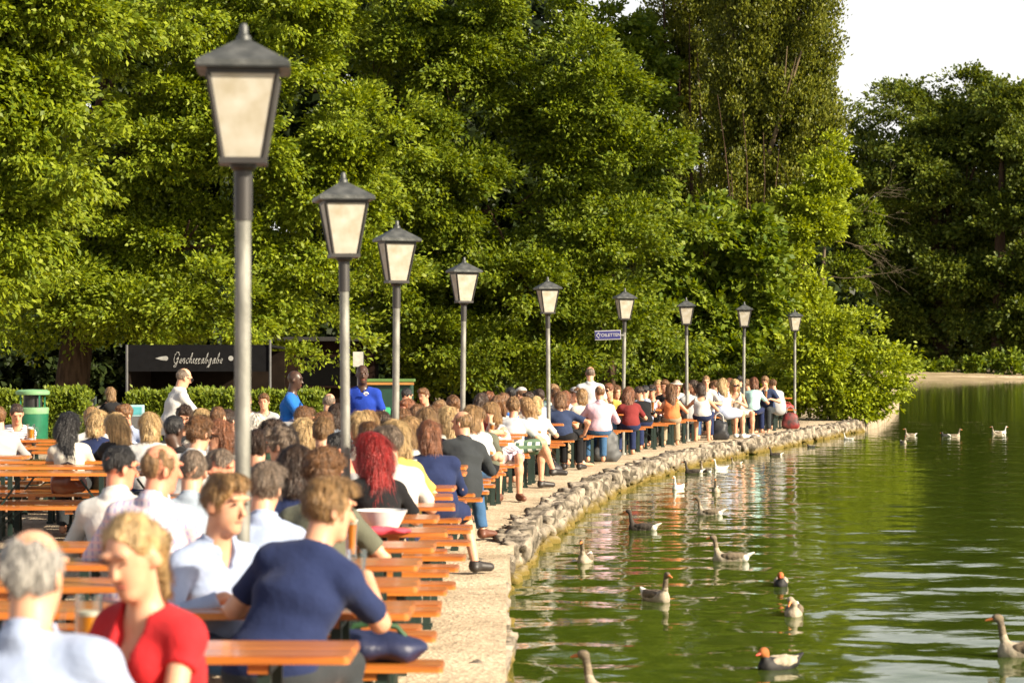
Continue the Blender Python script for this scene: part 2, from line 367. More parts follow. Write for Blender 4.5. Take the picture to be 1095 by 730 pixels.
    B.ell(hd(0, -.012, .028), (.075, .094, .092), Mh, .02); B.ell(hd(0, .026, -.045), (.056, .062, .072), Mh, .04)
    B.ell(hd(0, .062, -.098), (.026, .022, .02), Mh, .03)
    B.cone(hd(0, .086, .008), hd(0, .101 if fem else .106, -.027), .008, .0115 if fem else .0135, .012)
    for s in (-1, 1):
        B.ell(hd(s * .077, -.008, -.012), (.010, .020, .031), Mh @ rotz(s * .4), .008)
        B.ell(hd(s * .032, .083, .036), (.026, .012, .010), Mh, .015)
        B.ell(hd(s * .033, .094, .014), (.017, .012, .010), Mh, .01, op='-')
    for s, S, E, W in J:
        B.cone(S, E, .046 * (.85 if fem else 1), .039 * (.88 if fem else 1), .03); B.cone(E, W, .041 * (.88 if fem else 1), .027, .02)
        d = unit(W - E)
        if W[2] < .95 and not stand: d = unit(A(d[0], d[1], -.12))
        up = A(0, 0, 1) if abs(d[2]) < .8 else A(0, 1, 0); sd_ = unit(np.cross(d, up)); nrm = np.cross(sd_, d)
        pc = W + d * .055
        M = np.stack([sd_, d, nrm], 1)
        B.ell(pc - d * .005, (.040, .050, .017), M, .02)
        if fingers:
            for f in range(4):
                o = (f - 1.5) * .0195; L = (.062, .072, .068, .052)[f]; b0 = pc + sd_ * o + d * .035; m1 = b0 + d * L * .5 - nrm * .008; t1 = m1 + d * L * .32 - nrm * .026
                B.cone(b0, m1, .0095, .0085, .006); B.cone(m1, t1, .0085, .007, .004)
            b0 = pc - sd_ * s * .030 - d * .02; m1 = b0 - sd_ * s * .026 + d * .032; t1 = m1 + d * .03 - nrm * .01
            B.cone(b0, m1, .012, .010, .01); B.cone(m1, t1, .010, .008, .004)
        else:
            B.ell(pc + d * .062 - nrm * .014, (.034, .036, .013), M, .012); B.cone(pc - sd_ * s * .025 - d * .015, pc - sd_ * s * .052 + d * .03, .012, .009, .01)
    bare = legs[0] in ('short', 'skirt')
    for s, Hh, Kn, An, toe in K:
        o = 0 if bare else -.012
        B.cone(Hh, Kn, .078 + o, .052 + o, .04); B.cone(Kn, Kn + (An - Kn) * .35, .050 + o, .050 + o, .03); B.cone(Kn + (An - Kn) * .3, An, .052 + o, .034, .03)
        B.cone(An + A(0, 0, -.035), toe, .036, .027, .03)
    m = link('person', B.mesh('person', h), SKINS[skin])
    m.location = loc; m.rotation_euler = (0, 0, R(yaw))
    tag(m, label, 'person', group)
    fold = (.0085, 21, sd) if h < .014 else (.005, 16, sd)
    # ---- shirt
    S = SDF(); g = .012; jk = top[0] in ('jacket', 'jumper', 'dress')
    torso(S, g * (1.7 if jk else 1))
    if sleeve == 0:
        for s in (-1, 1): S.ell((SL if s < 0 else SR) + ax * s * .012, (.055, .085, .085), k=.01, op='-')
    for s, s0, E, W in J:
        if sleeve > 0:
            if sleeve <= .65:
                e = s0 + (E - s0) * (sleeve * 1.55 if sleeve < .6 else .98); d = unit(E - s0)
                S.cone(s0, e + d * .08, .058 * (.88 if fem else 1), .057 * (.86 if fem else 1), .03, cut=((e, d),))
            else:
                S.cone(s0, E, .057, .050, .03); e = E + (W - E) * sleeve; d = unit(W - E); S.cone(E, e + d * .06, .053, .040, .02, cut=((e, d),))
    if top[0] in ('shirt', 'jacket', 'polo', 'rolled'):
        nd = unit(hd(0, -.02, -.07) - N + dr * .02); S.cone(N - dr * .04, N + nd * .07, .088, .070, .008, cut=((N + nd * .045, nd),)); S.cone(N - dr * .005, N + nd * .02, .098, .086, .006, cut=((N + nd * .018, nd),))
        S.cone(N - dr * .08, N + nd * .2, .061, .061, .01, op='-'); S.ell(N + fw * .085 - dr * .04, (.028, .06, .075), k=.01, op='-')
    elif top[0] in ('tank', 'dress'):
        S.ell(N + fw * .07 - dr * .03, (.105, .11, .13), k=.01, op='-'); S.ell(N - fw * .08 - dr * .0, (.10, .10, .09), k=.01, op='-')
    elif top[0] == 'blouse':
        S.ell(N + fw * .10 - dr * .05, (.062, .10, .15), k=.01, op='-'); S.cone(N - dr * .06, N + dr * .15, .070, .075, .01, op='-')
    else:
        S.cone(N - dr * .07 + fw * .01, N + dr * .2 + fw * .02, .066, .070, .01, op='-')
    if top[0] == 'jacket' and not stand: S.cone(P + A(0, -.03, .05), P + A(0, -.045, -.06), .135, .145, .04, 1.25 * w)
    if top[0] == 'dress': S.cone(P + A(0, 0, .02), P + (Rl @ A(0, .30, 0)), .125, .105, .05, 1.5)
    if stand and top[0] not in ('jumper',): S.cone(P + dr * .05, P + A(0, 0, -.10), .128, .135, .04, 1.3 * w, cut=((P + A(0, 0, -.11), (0, 0, -1)),))
    so = link('shirt' if not top[0] in ('jacket', 'dress') else top[0], S.mesh('shirt', h, fold), cloth(top[1]), m)
    # ---- trousers / skirt
    G_ = SDF(); G_.ell(P + A(0, -.005, .0), (.178 * w, .136, .115), k=.04)
    for s, Hh, Kn, An, toe in K:
        if legs[0] == 'long':
            G_.cone(Hh, Kn, .093, .068, .05); e = An + A(0, 0, .02); d = unit(An - Kn); G_.cone(Kn, e + d * .07, .068, .058, .03, cut=((e, d),))
        elif legs[0] == 'short':
            e = Hh + (Kn - Hh) * .86; d = unit(Kn - Hh); G_.cone(Hh, e + d * .1, .096, .088, .05, cut=((e, d),))
        else:
            e = Hh + (Kn - Hh) * .88; d = unit(Kn - Hh); G_.cone(Hh, e + d * .1, .100, .085, .14, cut=((e, d),))
    link({'long': 'trousers', 'short': 'shorts', 'skirt': 'skirt'}[legs[0]], G_.mesh('trousers', h * 1.1, fold), cloth(legs[1]), m)
    if feet:
        for s, Hh, Kn, An, toe in K:
            q = SDF(); q.cone(An + A(0, 0, -.03), toe + A(0, 0, .005), .046, .036, .03); q.cone(An, An + A(0, 0, -.02), .044, .046, .02, cut=((An + A(0, 0, .01), (0, 0, 1)),)); q.ell(An + A(0, -.02, -.045), (.04, .05, .035), k=.03)
            link('shoe', q.mesh('shoe', min(h, .014)), feet, m)
    # ---- hair
    st, hc = hair
    HN = .0065 if h < .014 else .006
    if st != 'none':
        Q = SDF()
        nz = (HN, 62, sd) if st != 'curly' else (.011, 75, sd)
        if st == 'fringe':   # ring of hair, crown bare
            Q.ell(hd(0, -.020, .020), (.083, .098, .088), Mh, .02); Q.ell(hd(0, .10, -.02), (.085, .09, .12), Mh, op='-'); Q.ell(hd(0, .01, .115), (.060, .085, .055), Mh, op='-'); Q.cone(hd(0, -.04, -.16), hd(0, .1, -.2), .105, .12, op='-')
        elif st == 'balding':
            Q.ell(hd(0, -.016, .022), (.0795, .096, .088), Mh, .02); Q.ell(hd(0, .075, .0), (.078, .085, .13), Mh, op='-'); Q.ell(hd(0, -.01, .12), (.052, .085, .05), Mh, op='-'); Q.cone(hd(0, -.04, -.17), hd(0, .1, -.2), .105, .12, op='-')
        else:
            big = {'curly': 1.11, 'short': 1.03, 'bob': 1.05, 'long': 1.03, 'pony': .975, 'bun': .99, 'crop': .99, 'quiff': 1.02}[st]
            Q.ell(hd(0, -.014, .034), (.080 * big, .100 * big, .096 * big), Mh, .02)
            if st in ('short', 'curly', 'quiff'): Q.ell(hd(0, .055, .088), (.062, .045, .034), Mh, .03)
            if st == 'quiff': Q.ell(hd(.012, .040, .096), (.055, .040, .032), Mh, .03)
            Q.ell(hd(0, .098 if st == 'pony' else .112 if st in ('long', 'bob', 'curly') else .104, -.008 if st == 'pony' else -.022 if st == 'quiff' else -.033), (.080 if st in ('long', 'bob') else .088, .082, .104 if st == 'pony' else .100), Mh, k=.01, op='-')
            if st in ('short', 'curly', 'crop', 'quiff', 'pony', 'bun'):
                Q.cone(hd(-.09, .03, -.085), hd(.09, .03, -.085), .062, .062, op='-'); Q.cone(hd(0, -.05, -.17), hd(0, .1, -.2), .105, .12, op='-')
            if st == 'bob':
                Q.cone(hd(0, -.03, .02), hd(0, -.045, -.10), .088, .082, .04, 1.1, cut=((hd(0, 0, -.145), Rh @ A(0, 0, -1)),)); Q.ell(hd(0, .10, -.06), (.070, .095, .125), Mh, k=.01, op='-')
            if st == 'long':
                bk = hd(0, -.055, -.05); e = A(N[0], N[1] - .105, N[2] - .17) if sd % 2 else A(N[0] + .02, N[1] - .11, N[2] - .11)
                Q.cone(hd(0, -.03, .03), bk, .086, .082, .05, 1.08); Q.cone(bk, e, .080, .050, .05, 1.25)
                for s in (-1, 1): Q.cone(hd(s * .070, -.01, .03), hd(s * .082, .0, -.15), .024, .026, .04)
            if st == 'pony': a = hd(0, -.095, .03); b = hd(.02, -.15, -.02); Q.cone(a, b, .034, .038, .03); Q.cone(b, hd(.035, -.135, -.20), .040, .018, .03)
            if st == 'bun': Q.ell(hd(0, -.10, .075), (.048, .045, .045), Mh, .02)
        link('hair', strands(Q.mesh('hair', h * .85, nz), Hc, Rh, st, h, sd), hair_mat(hc), m)
    # ---- small things on the head
    def el(nm, c, r, mt, M=None):
        return MB().ell(tuple(hd(*c)), r, Matrix(Mh.tolist())).build(nm, mt, m, True)
    if glasses:
        b = MB()
        for s in (-1, 1):
            if glasses == 'sun': b.ell(tuple(hd(s * .035, .103, .012)), (.029, .010, .024), Matrix(Mh.tolist()))
            else:
                ring = [tuple(hd(s * .034 + .023 * math.cos(t), .106, .010 + .018 * math.sin(t))) for t in np.linspace(0, 6.28, 13)]; b.tube(ring, .0028, 6, False)
            b.bar(hd(s * .06, .10, .016), hd(s * .081, -.005, .012), .005)
        b.bar(hd(-.012, .11, .016), hd(.012, .11, .016), .005)
        b.build('sunglasses' if glasses == 'sun' else 'glasses', LENS, m, True)
    if face:
        for s in (-1, 1):
            if glasses != 'sun': el('eye', (s * .033, .0835, .012), (.013, .006, .0055 if face != 'down' else .003), EYE)
            el('eyebrow', (s * .033, .0885, .034), (.016, .0042, .0034), hair_mat(hc if st != 'none' else 'dark'))
        el('mouth', (0, .0835, -.062), (.021, .008, .0045), LIP)
    if cap:
        q = SDF(); q.ell(hd(0, -.012, .045), (.090, .110, .086), Mh, .02, cut=((hd(0, 0, .045), Rh @ A(0, 0, -1)),))
        if cap[0] == 'cap': q.ell(hd(0, .115, .048), (.068, .075, .010), Mh, .015)
        else: q.ell(hd(0, -.01, .048), (.155, .165, .010), Mh, .03)
        link('cap' if cap[0] == 'cap' else 'hat', q.mesh('cap', .011), cloth(cap[1]), m)
    return m
# ------------------------------------------------------------------ world, sun, camera
SUN = Vector((.76, -.47, .45)).normalized()
def setup():
    w = bpy.data.worlds.new('World'); SC.world = w; w.use_nodes = True; nt = w.node_tree; bg = nt.nodes['Background']
    sk = nn(nt, 'ShaderNodeTexSky', sky_type='NISHITA'); sk.sun_disc = False
    sk.sun_elevation = math.asin(SUN.z); sk.sun_rotation = math.atan2(SUN.x, SUN.y); sk.air_density = 1.0; sk.dust_density = 4.5; sk.ozone_density = .6
    # thin bright evening haze low in the sky
    tc = nn(nt, 'ShaderNodeTexCoord'); sp = nn(nt, 'ShaderNodeSeparateXYZ'); nt.links.new(tc.outputs['Generated'], sp.inputs[0])
    mr = nn(nt, 'ShaderNodeMapRange'); mr.inputs['From Min'].default_value = .05; mr.inputs['From Max'].default_value = .34; mr.inputs['To Min'].default_value = .92; mr.inputs['To Max'].default_value = .06; nt.links.new(sp.outputs[2], mr.inputs[0])
    mx = nn(nt, 'ShaderNodeMix', data_type='RGBA'); nt.links.new(mr.outputs[0], mx.inputs[0]); nt.links.new(sk.outputs[0], mx.inputs[6]); mx.inputs[7].default_value = (11.5, 11.3, 10.9, 1)
    nt.links.new(mx.outputs[2], bg.inputs[0]); bg.inputs[1].default_value = SKY_STRENGTH
    l = bpy.data.lights.new('sun', 'SUN'); l.energy = SUN_STRENGTH; l.angle = R(.6); l.color = (1.0, .87, .67)
    o = bpy.data.objects.new('sun', l); COL.objects.link(o); o.rotation_euler = SUN.to_track_quat('Z', 'Y').to_euler()
    c = bpy.data.cameras.new('camera'); co = bpy.data.objects.new('camera', c); COL.objects.link(co)
    co.location = (0, 0, CAMZ); co.rotation_euler = (R(90), 0, 0); c.sensor_width = 36; c.lens = F / 1095 * 36; c.shift_y = 15 / 1095
    c.clip_start = .3; c.clip_end = 3000; c.dof.use_dof = True; c.dof.focus_distance = 40; c.dof.aperture_fstop = 4.4
    SC.camera = co
    v = SC.view_settings; v.view_transform = 'Standard'; v.look = 'None'; v.gamma = 1; v.exposure = EXPOSURE; v.use_curve_mapping = False
    SC.cycles.use_denoising = True; SC.cycles.max_bounces = 7; SC.cycles.diffuse_bounces = 3; SC.cycles.transparent_max_bounces = 12; SC.cycles.caustics_reflective = False; SC.cycles.caustics_refractive = False
SKY_STRENGTH, SUN_STRENGTH, EXPOSURE = .06, 5.0, 1.08
setup()

# ------------------------------------------------------------------ the quay line (metres along the view -> metres to the right)
_lip = np.array([(-40, -.3), (5, -.05), (13, -.02), (16.3, -.02), (20.9, -.03), (25.2, .2), (28.7, .57), (31.7, .92), (35, 1.35), (38.8, 1.98), (44.5, 3.2), (50, 4.75), (56, 6.55), (60, 7.75), (64, 8.9), (66, 9.5)])
def lip(d): return float(np.interp(d, _lip[:, 0], _lip[:, 1]))
LAMP_PX = [258, 371, 422, 494, 587, 666, 735, 795, 850]; LAMP_D = [10.55, 16.2, 22.2, 30.4, 37.5, 43.8, 50.7, 55.0, 63.6]; LAMP_TOP = [26, 184, 236, 275, 296, 308, 318, 322.5, 330.5]
LAMP_X = [X(p, d) for p, d in zip(LAMP_PX, LAMP_D)]
def xend(d): return float(np.interp(d, [0, 10, 16.2, 22.2, 30.4, 37.5, 43.8, 50.7, 55, 60], [-.42, -.43, -.42, -.42, .02, .86, 2.2, 3.85, 5.4, 7.0]))
WATER_Z = -.27

# ground -------------------------------------------------------------------------------------------------
def gravel_mat():
    m = mat('gravel', (.50, .42, .32), .95, (.40, .33, .245), 1.1, bump=.0, detail=8)
    nt = m.node_tree; L = nt.links.new; b = nt.nodes['Principled BSDF']; b.inputs['Specular IOR Level'].default_value = .15
    tc = nn(nt, 'ShaderNodeTexCoord'); vo = nn(nt, 'ShaderNodeTexVoronoi'); vo.inputs['Scale'].default_value = 38; L(tc.outputs['Object'], vo.inputs['Vector'])
    src = b.inputs['Base Color'].links[0].from_socket
    rp = nn(nt, 'ShaderNodeValToRGB'); e = rp.color_ramp.elements; e[0].color = (.42, .39, .35, 1); e[1].color = (1.35, 1.32, 1.25, 1); L(vo.outputs['Color'], rp.inputs[0])
    mx = nn(nt, 'ShaderNodeMix', data_type='RGBA', blend_type='MULTIPLY'); mx.inputs[0].default_value = .8; L(src, mx.inputs[6]); L(rp.outputs[0], mx.inputs[7])
    n2 = nn(nt, 'ShaderNodeTexNoise'); n2.inputs['Scale'].default_value = .9; n2.inputs['Detail'].default_value = 9; n2.inputs['Roughness'].default_value = .7; L(tc.outputs['Object'], n2.inputs['Vector'])
    r2 = nn(nt, 'ShaderNodeValToRGB'); e = r2.color_ramp.elements; e[0].position = .34; e[0].color = (.55, .52, .47, 1); e[1].position = .52; e[1].color = (1, 1, 1, 1); L(n2.outputs[0], r2.inputs[0])
    m2 = nn(nt, 'ShaderNodeMix', data_type='RGBA', blend_type='MULTIPLY'); m2.inputs[0].default_value = .8; L(mx.outputs[2], m2.inputs[6]); L(r2.outputs[0], m2.inputs[7]); L(m2.outputs[2], b.inputs['Base Color'])
    bp = nn(nt, 'ShaderNodeBump'); bp.inputs['Strength'].default_value = .8; bp.inputs['Distance'].default_value = .03
    n3 = nn(nt, 'ShaderNodeTexNoise'); n3.inputs['Scale'].default_value = 14; n3.inputs['Detail'].default_value = 6; L(tc.outputs['Object'], n3.inputs['Vector'])
    ad = nn(nt, 'ShaderNodeMath', operation='ADD'); L(vo.outputs['Distance'], ad.inputs[0]); L(n3.outputs[0], ad.inputs[1]); L(ad.outputs[0], bp.inputs['Height']); L(bp.outputs[0], b.inputs['Normal'])
    return m
GRAVEL = gravel_mat()
def ground():
    ys = list(np.arange(-40, 66, 1.0)) + [66, 70, 80, 100, 130, 170, 205, 212, 216, 220, 224, 228, 300, 700]
    bank = np.array([(66, 9.5), (70, 10.6), (80, 12.5), (100, 16), (150, 24), (205, 33), (212, 36), (216, 60), (220, 130), (224, 300), (700, 700)])
    V, Q = [], []
    for i, y in enumerate(ys):
        xe = lip(y) - (.02 if y < 21 else .02 + .09 * min(1, (y - 21) / 4)) if y < 66 else float(np.interp(y, bank[:, 0], bank[:, 1]))
        for x in (-400, -60, -12, xe - 1.6, xe, xe + .05): V.append((x, y, 0 if x <= xe else -1.2))
        if i:
            a, b = (i - 1) * 6, i * 6
            for j in range(5): Q.append((a + j, a + j + 1, b + j + 1, b + j))
    tag(link('ground', fast_mesh('ground', V, Q, smooth=False), GRAVEL), 'pale gravel ground of the beer garden and the lake shore', 'ground', kind='structure')
ground()
def far_bank():
    m = mat('bank_earth', (.36, .28, .16), .95, (.24, .18, .09), .6, bump=.4); V, Q = [], []
    for i, (x, y0, y1) in enumerate(((14, 90, 110), (24, 150, 170), (30, 185, 205), (34.5, 207, 222), (50, 214.2, 230), (90, 217.6, 236), (160, 220.9, 250), (290, 223.9, 300))): V += [(x - (.3 if i < 3 else 0), y0 - (.9 if i > 2 else 0), .004 if i < 3 else WATER_Z - .1), (x - (10 if i < 3 else 0), y0 + 11 if i > 2 else y1, .004 if i < 3 else .5)]
    for i in range(7): Q.append((2 * i, 2 * i + 2, 2 * i + 3, 2 * i + 1))
    tag(link('far_bank', fast_mesh('far_bank', V, Q, smooth=False), m), 'bare brown earth strip along the far bank', 'bank', kind='structure')
far_bank()

# water --------------------------------------------------------------------------------------------------
def water():
    m = bpy.data.materials.new('lake_water'); m.use_nodes = True; nt = m.node_tree; L = nt.links.new; b = nt.nodes['Principled BSDF']
    b.inputs['Base Color'].default_value = (.046, .073, .007, 1); b.inputs['Roughness'].default_value = .03; b.inputs['IOR'].default_value = 1.33; b.inputs['Specular IOR Level'].default_value = .5
    tc = nn(nt, 'ShaderNodeTexCoord'); mp = nn(nt, 'ShaderNodeMapping'); mp.inputs['Scale'].default_value = (.75, 1.25, 1); mp.inputs['Rotation'].default_value = (0, 0, .15); L(tc.outputs['Object'], mp.inputs[0])
    hs = []
    for sc, wt, rough in ((.9, 1.0, .45), (3.6, .30, .5), (10, .085, .5)):
        n = nn(nt, 'ShaderNodeTexNoise'); n.inputs['Scale'].default_value = sc; n.inputs['Detail'].default_value = 2; n.inputs['Roughness'].default_value = rough; n.inputs['Distortion'].default_value = .35; L(mp.outputs[0], n.inputs['Vector'])
        mu = nn(nt, 'ShaderNodeMath', operation='MULTIPLY'); mu.inputs[1].default_value = wt; L(n.outputs[0], mu.inputs[0]); hs.append(mu)
    a = nn(nt, 'ShaderNodeMath', operation='ADD'); L(hs[0].outputs[0], a.inputs[0]); L(hs[1].outputs[0], a.inputs[1]); a2 = nn(nt, 'ShaderNodeMath', operation='ADD'); L(a.outputs[0], a2.inputs[0]); L(hs[2].outputs[0], a2.inputs[1])
    bp = nn(nt, 'ShaderNodeBump'); bp.inputs['Strength'].default_value = 1.0; bp.inputs['Distance'].default_value = .011; L(a2.outputs[0], bp.inputs['Height']); L(bp.outputs[0], b.inputs['Normal'])
    # near sheet carries real ripples and the wakes behind the birds, the far sheet is flat
    ys = [3.0]
    while ys[-1] < 75: ys.append(ys[-1] * 1.0035 + .004)
    ys = np.array(ys); u = np.linspace(0, 1, 300)
    x0 = np.interp(ys, _lip[:, 0], _lip[:, 1]) - .6; x1 = ys * .25 + 2
    Xg = x0[:, None] + (x1 - x0)[:, None] * u[None, :]; Yg = np.repeat(ys[:, None], len(u), 1); Zg = np.zeros_like(Xg)
    r = np.random.default_rng(5)
    for i in range(26):
        lam = r.uniform(.35, 1.5); th = r.normal(1.45, .75); k = 2 * math.pi / lam; Zg += .0006 * lam * np.sin(k * (math.cos(th) * Xg + math.sin(th) * Yg) + r.uniform(0, 6))
    Zg *= 1 + 1.5 * np.clip((26 - Yg) / 12, 0, 1)
    for gx, gy, hd, st in WAKES:
        a = R(hd); c, s = math.cos(a), math.sin(a); f = (Xg - gx) * -s + (Yg - gy) * c; l = (Xg - gx) * c + (Yg - gy) * s
        back = -f; arm = np.abs(np.abs(l) - back * .36)
        Zg += st * .010 * np.exp(-(arm / .16) ** 2) * np.exp(-np.clip(back, 0, None) / 1.8) * (back > 0)
        Zg += st * .006 * np.sin((back * 2.1 - np.abs(l) * 1.6) * 6) * np.exp(-np.clip(back, 0, None) / 1.6) * (back > 0) * (np.abs(l) < back * .40 + .12)
        rr = np.hypot(f, l); Zg += st * .005 * np.sin(rr * 17) * np.exp(-rr / .7)
    Zg += WATER_Z; n, k = Xg.shape; I = np.arange(n * k).reshape(n, k)
    Q = np.stack([I[:-1, :-1], I[:-1, 1:], I[1:, 1:], I[1:, :-1]], -1).reshape(-1, 4)
    V1 = np.stack([Xg, Yg, Zg], -1).reshape(-1, 3)
    # surroundings: a ring of flat water that joins the near sheet below its rim
    zb = WATER_Z - .03; xa, xb, ya, yb = float(x1[0]) , 500, float(ys[0]), float(ys[-1]); o = len(V1); V2 = [];Q2 = []
    for yy, xr in zip(ys[::25], x1[::25]): V2 += [(xr - .25, yy, zb), (500, yy, zb)]
    for i in range(len(V2) // 2 - 1): Q2.append((o + 2 * i, o + 2 * i + 1, o + 2 * i + 3, o + 2 * i + 2))
    o2 = o + len(V2); yl = float(ys[::25][-1]); V2 += [(-20, yl - .2, zb), (500, yl - .2, zb), (500, 420, zb), (-20, 420, zb), (-2, -40, zb), (500, -40, zb), (500, ys[0] + .1, zb), (-2, ys[0] + .1, zb)]
    Q2 += [(o2, o2 + 1, o2 + 2, o2 + 3), (o2 + 4, o2 + 5, o2 + 6, o2 + 7)]
    tag(link('water', fast_mesh('water', np.concatenate([V1, np.array(V2)]), np.concatenate([Q, np.array(Q2)])), m), 'dark green rippled water of the lake', 'lake', kind='structure')

# quay wall ----------------------------------------------------------------------------------------------
def quay():
    m = mat('quay_stone', (.35, .30, .235), .95, (.10, .085, .065), 5, bump=1.0, bscale=22, spec=.1, detail=10, lo=.40, hi=.60)
    nt = m.node_tree; b = nt.nodes['Principled BSDF']; src = b.inputs['Base Color'].links[0].from_socket
    tc = nn(nt, 'ShaderNodeTexCoord'); sp = nn(nt, 'ShaderNodeSeparateXYZ'); nt.links.new(tc.outputs['Object'], sp.inputs[0])
    nz = nn(nt, 'ShaderNodeTexNoise'); nz.inputs['Scale'].default_value = 6; nt.links.new(tc.outputs['Object'], nz.inputs[0])
    ad = nn(nt, 'ShaderNodeMath', operation='MULTIPLY_ADD'); ad.inputs[1].default_value = .14; nt.links.new(nz.outputs[0], ad.inputs[0]); nt.links.new(sp.outputs[2], ad.inputs[2])
    mr = nn(nt, 'ShaderNodeMapRange'); mr.inputs['From Min'].default_value = -.06; mr.inputs['From Max'].default_value = -.16; nt.links.new(ad.outputs[0], mr.inputs[0])
    mx = nn(nt, 'ShaderNodeMix', data_type='RGBA'); nt.links.new(mr.outputs[0], mx.inputs[0]); nt.links.new(src, mx.inputs[6]); mx.inputs[7].default_value = (.17, .125, .035, 1); nt.links.new(mx.outputs[2], b.inputs['Base Color'])
    V, Q = [], []; ico = bmesh.new(); bmesh.ops.create_cube(ico, size=2); bmesh.ops.subdivide_edges(ico, edges=ico.edges[:], cuts=6, use_grid_fill=True)
    P0 = np.array([v.co[:] for v in ico.verts]); Fq = np.array([[v.index for v in f.verts] for f in ico.faces]); ico.free()
    L4 = (np.abs(P0) ** 14).sum(1) ** (1 / 14); P0 = P0 / L4[:, None]
    r = np.random.default_rng(3); d = 8.0; base = 0
    def stone(c, sz, ang, sd):
        nonlocal base
        p = P0 * sz; n = wob(p[:, 0], p[:, 1], p[:, 2], 11, sd)[:, None] * .030 + wob(p[:, 0], p[:, 1], p[:, 2], 30, sd + 1)[:, None] * .030
        p = p * (1 + n / np.linalg.norm(sz) * 2.2); cs, sn = math.cos(ang), math.sin(ang); tl = r.normal(0, .06)
        q = np.stack([p[:, 0] * cs - p[:, 1] * sn, p[:, 0] * sn + p[:, 1] * cs, p[:, 2] + p[:, 0] * tl], 1) + c
        V.append(q); Q.append(Fq + base); base += len(q)
    sd = 0
    while d < 66.5:
        ln = r.uniform(.20, .54); dm = d + ln / 2; x = lip(dm); sl = (lip(dm + .3) - lip(dm - .3)) / .6; ang = math.atan2(1, sl) ; sd += 2
        near = dm < 23; out = r.normal(0, .05) - (.05 if near else 0); top = (-.085 if near else -.002) + r.normal(0, .012)
        stone((x - (.21 if near else .12) + out * .7, dm, top - .085), (ln * .50, r.uniform(.13, .17) if near else r.uniform(.09, .15), .11), ang + r.normal(0, .12), sd)
        d += ln * .80
    for course, (zc, hz, off) in enumerate(((-.17, .085, .03), (-.31, .09, .06))):
        d = 8.1
        while d < 66.5:
            ln = r.uniform(.22, .5); dm = d + ln / 2; x = lip(dm); sl = (lip(dm + .3) - lip(dm - .3)) / .6; ang = math.atan2(1, sl); sd += 2
            stone((x - (.25 if dm < 23 else .17) + off * .6 + r.normal(0, .025), dm, zc + r.normal(0, .01)), (ln * .52, .17, hz * r.uniform(.9, 1.25)), ang + r.normal(0, .1), sd); d += ln * .86
    tag(link('stone_quay_wall', fast_mesh('stone_quay_wall', np.concatenate(V), np.concatenate(Q)), m), 'low rough stone quay wall between the gravel path and the water', 'wall')
quay()

# ------------------------------------------------------------------ lamp posts
METAL = mat('galvanised_pole', (.30, .30, .27), .6, (.17, .17, .15), 12, (1, 1, .5), .2, metal=.25, spec=.5)
DMETAL = mat('weathered_roof_metal', (.145, .15, .145), .5, (.045, .05, .05), 7, bump=.25, metal=.4, detail=7)
BFRAME = mat('black_lantern_frame', (.035, .032, .03), .5); OPAL = opal_mat('opal_glass', (.66, .635, .565), .28)
ORD = ['first', 'second', 'third', 'fourth', 'fifth', 'sixth', 'seventh', 'eighth', 'ninth']
def lantern_post():
    H = 3.03; root = empty('lamp_post', (0, 0, 0))
    MB().tube([(0, 0, -.05), (0, 0, 2.25), (0, 0, H - .72)], [.033, .032, .030], 16).build('pole', METAL, root, True)
    MB().lathe([(.037, H - .80), (.037, H - .60), (.055, H - .585), (.055, H - .565), (.03, H - .56)], 16).build('collar', BFRAME, root, True)
    MB().lathe([(.062, .0), (.062, .04), (.045, .045)], 16).build('base_flange', METAL, root, True)
    zb, zt, a, b = H - .555, H - .215, .082, .139
    f = MB()
    f.box((0, 0, zb - .006), (2 * a + .03, 2 * a + .03, .024)); f.box((0, 0, zt + .010), (2 * b + .012, 2 * b + .012, .022))
    for sx in (-1, 1):
        for sy in (-1, 1): f.bar((sx * a, sy * a, zb), (sx * b, sy * b, zt), .017)
    f.build('lantern_frame', BFRAME, root)
    for k in range(4):
        g = MB(); c, s = math.cos(k * math.pi / 2), math.sin(k * math.pi / 2); rt = lambda x, y, z: (x * c - y * s, x * s + y * c, z)
        vs = [g.bm.verts.new(rt(*p)) for p in ((-a, -a - .001, zb), (a, -a - .001, zb), (b, -b - .001, zt), (-b, -b - .001, zt), (-a, -a + .004, zb), (a, -a + .004, zb), (b, -b + .004, zt), (-b, -b + .004, zt))]
        for q in ((0, 1, 2, 3), (7, 6, 5, 4), (0, 4, 5, 1), (1, 5, 6, 2), (2, 6, 7, 3), (3, 7, 4, 0)): g.bm.faces.new([vs[i] for i in q])
        g.build('lantern_pane', OPAL, root)
    e = .190; r = MB(); z0 = H - .195
    q = [r.bm.verts.new(p) for p in ((-e, -e, z0), (e, -e, z0), (e, e, z0), (-e, e, z0), (-e, -e, z0 + .026), (e, -e, z0 + .026), (e, e, z0 + .026), (-e, e, z0 + .026), (-.028, -.028, H - .068), (.028, -.028, H - .068), (.028, .028, H - .068), (-.028, .028, H - .068))]
    for t in ((3, 2, 1, 0), (0, 1, 5, 4), (1, 2, 6, 5), (2, 3, 7, 6), (3, 0, 4, 7), (4, 5, 9, 8), (5, 6, 10, 9), (6, 7, 11, 10), (7, 4, 8, 11), (8, 9, 10, 11)): r.bm.faces.new([q[i] for i in t])
    bmesh.ops.bevel(r.bm, geom=[x for x in r.bm.edges if x.verts[0].co.z < z0 + .03], offset=.006, segments=2, affect='EDGES')
    rf = r.build('lantern_roof', DMETAL, root)
    MB().lathe([(.032, H - .072), (.028, H - .05), (.019, H - .045), (.017, H - .012), (.010, H)], 12).build('finial', DMETAL, rf, True)
    return root
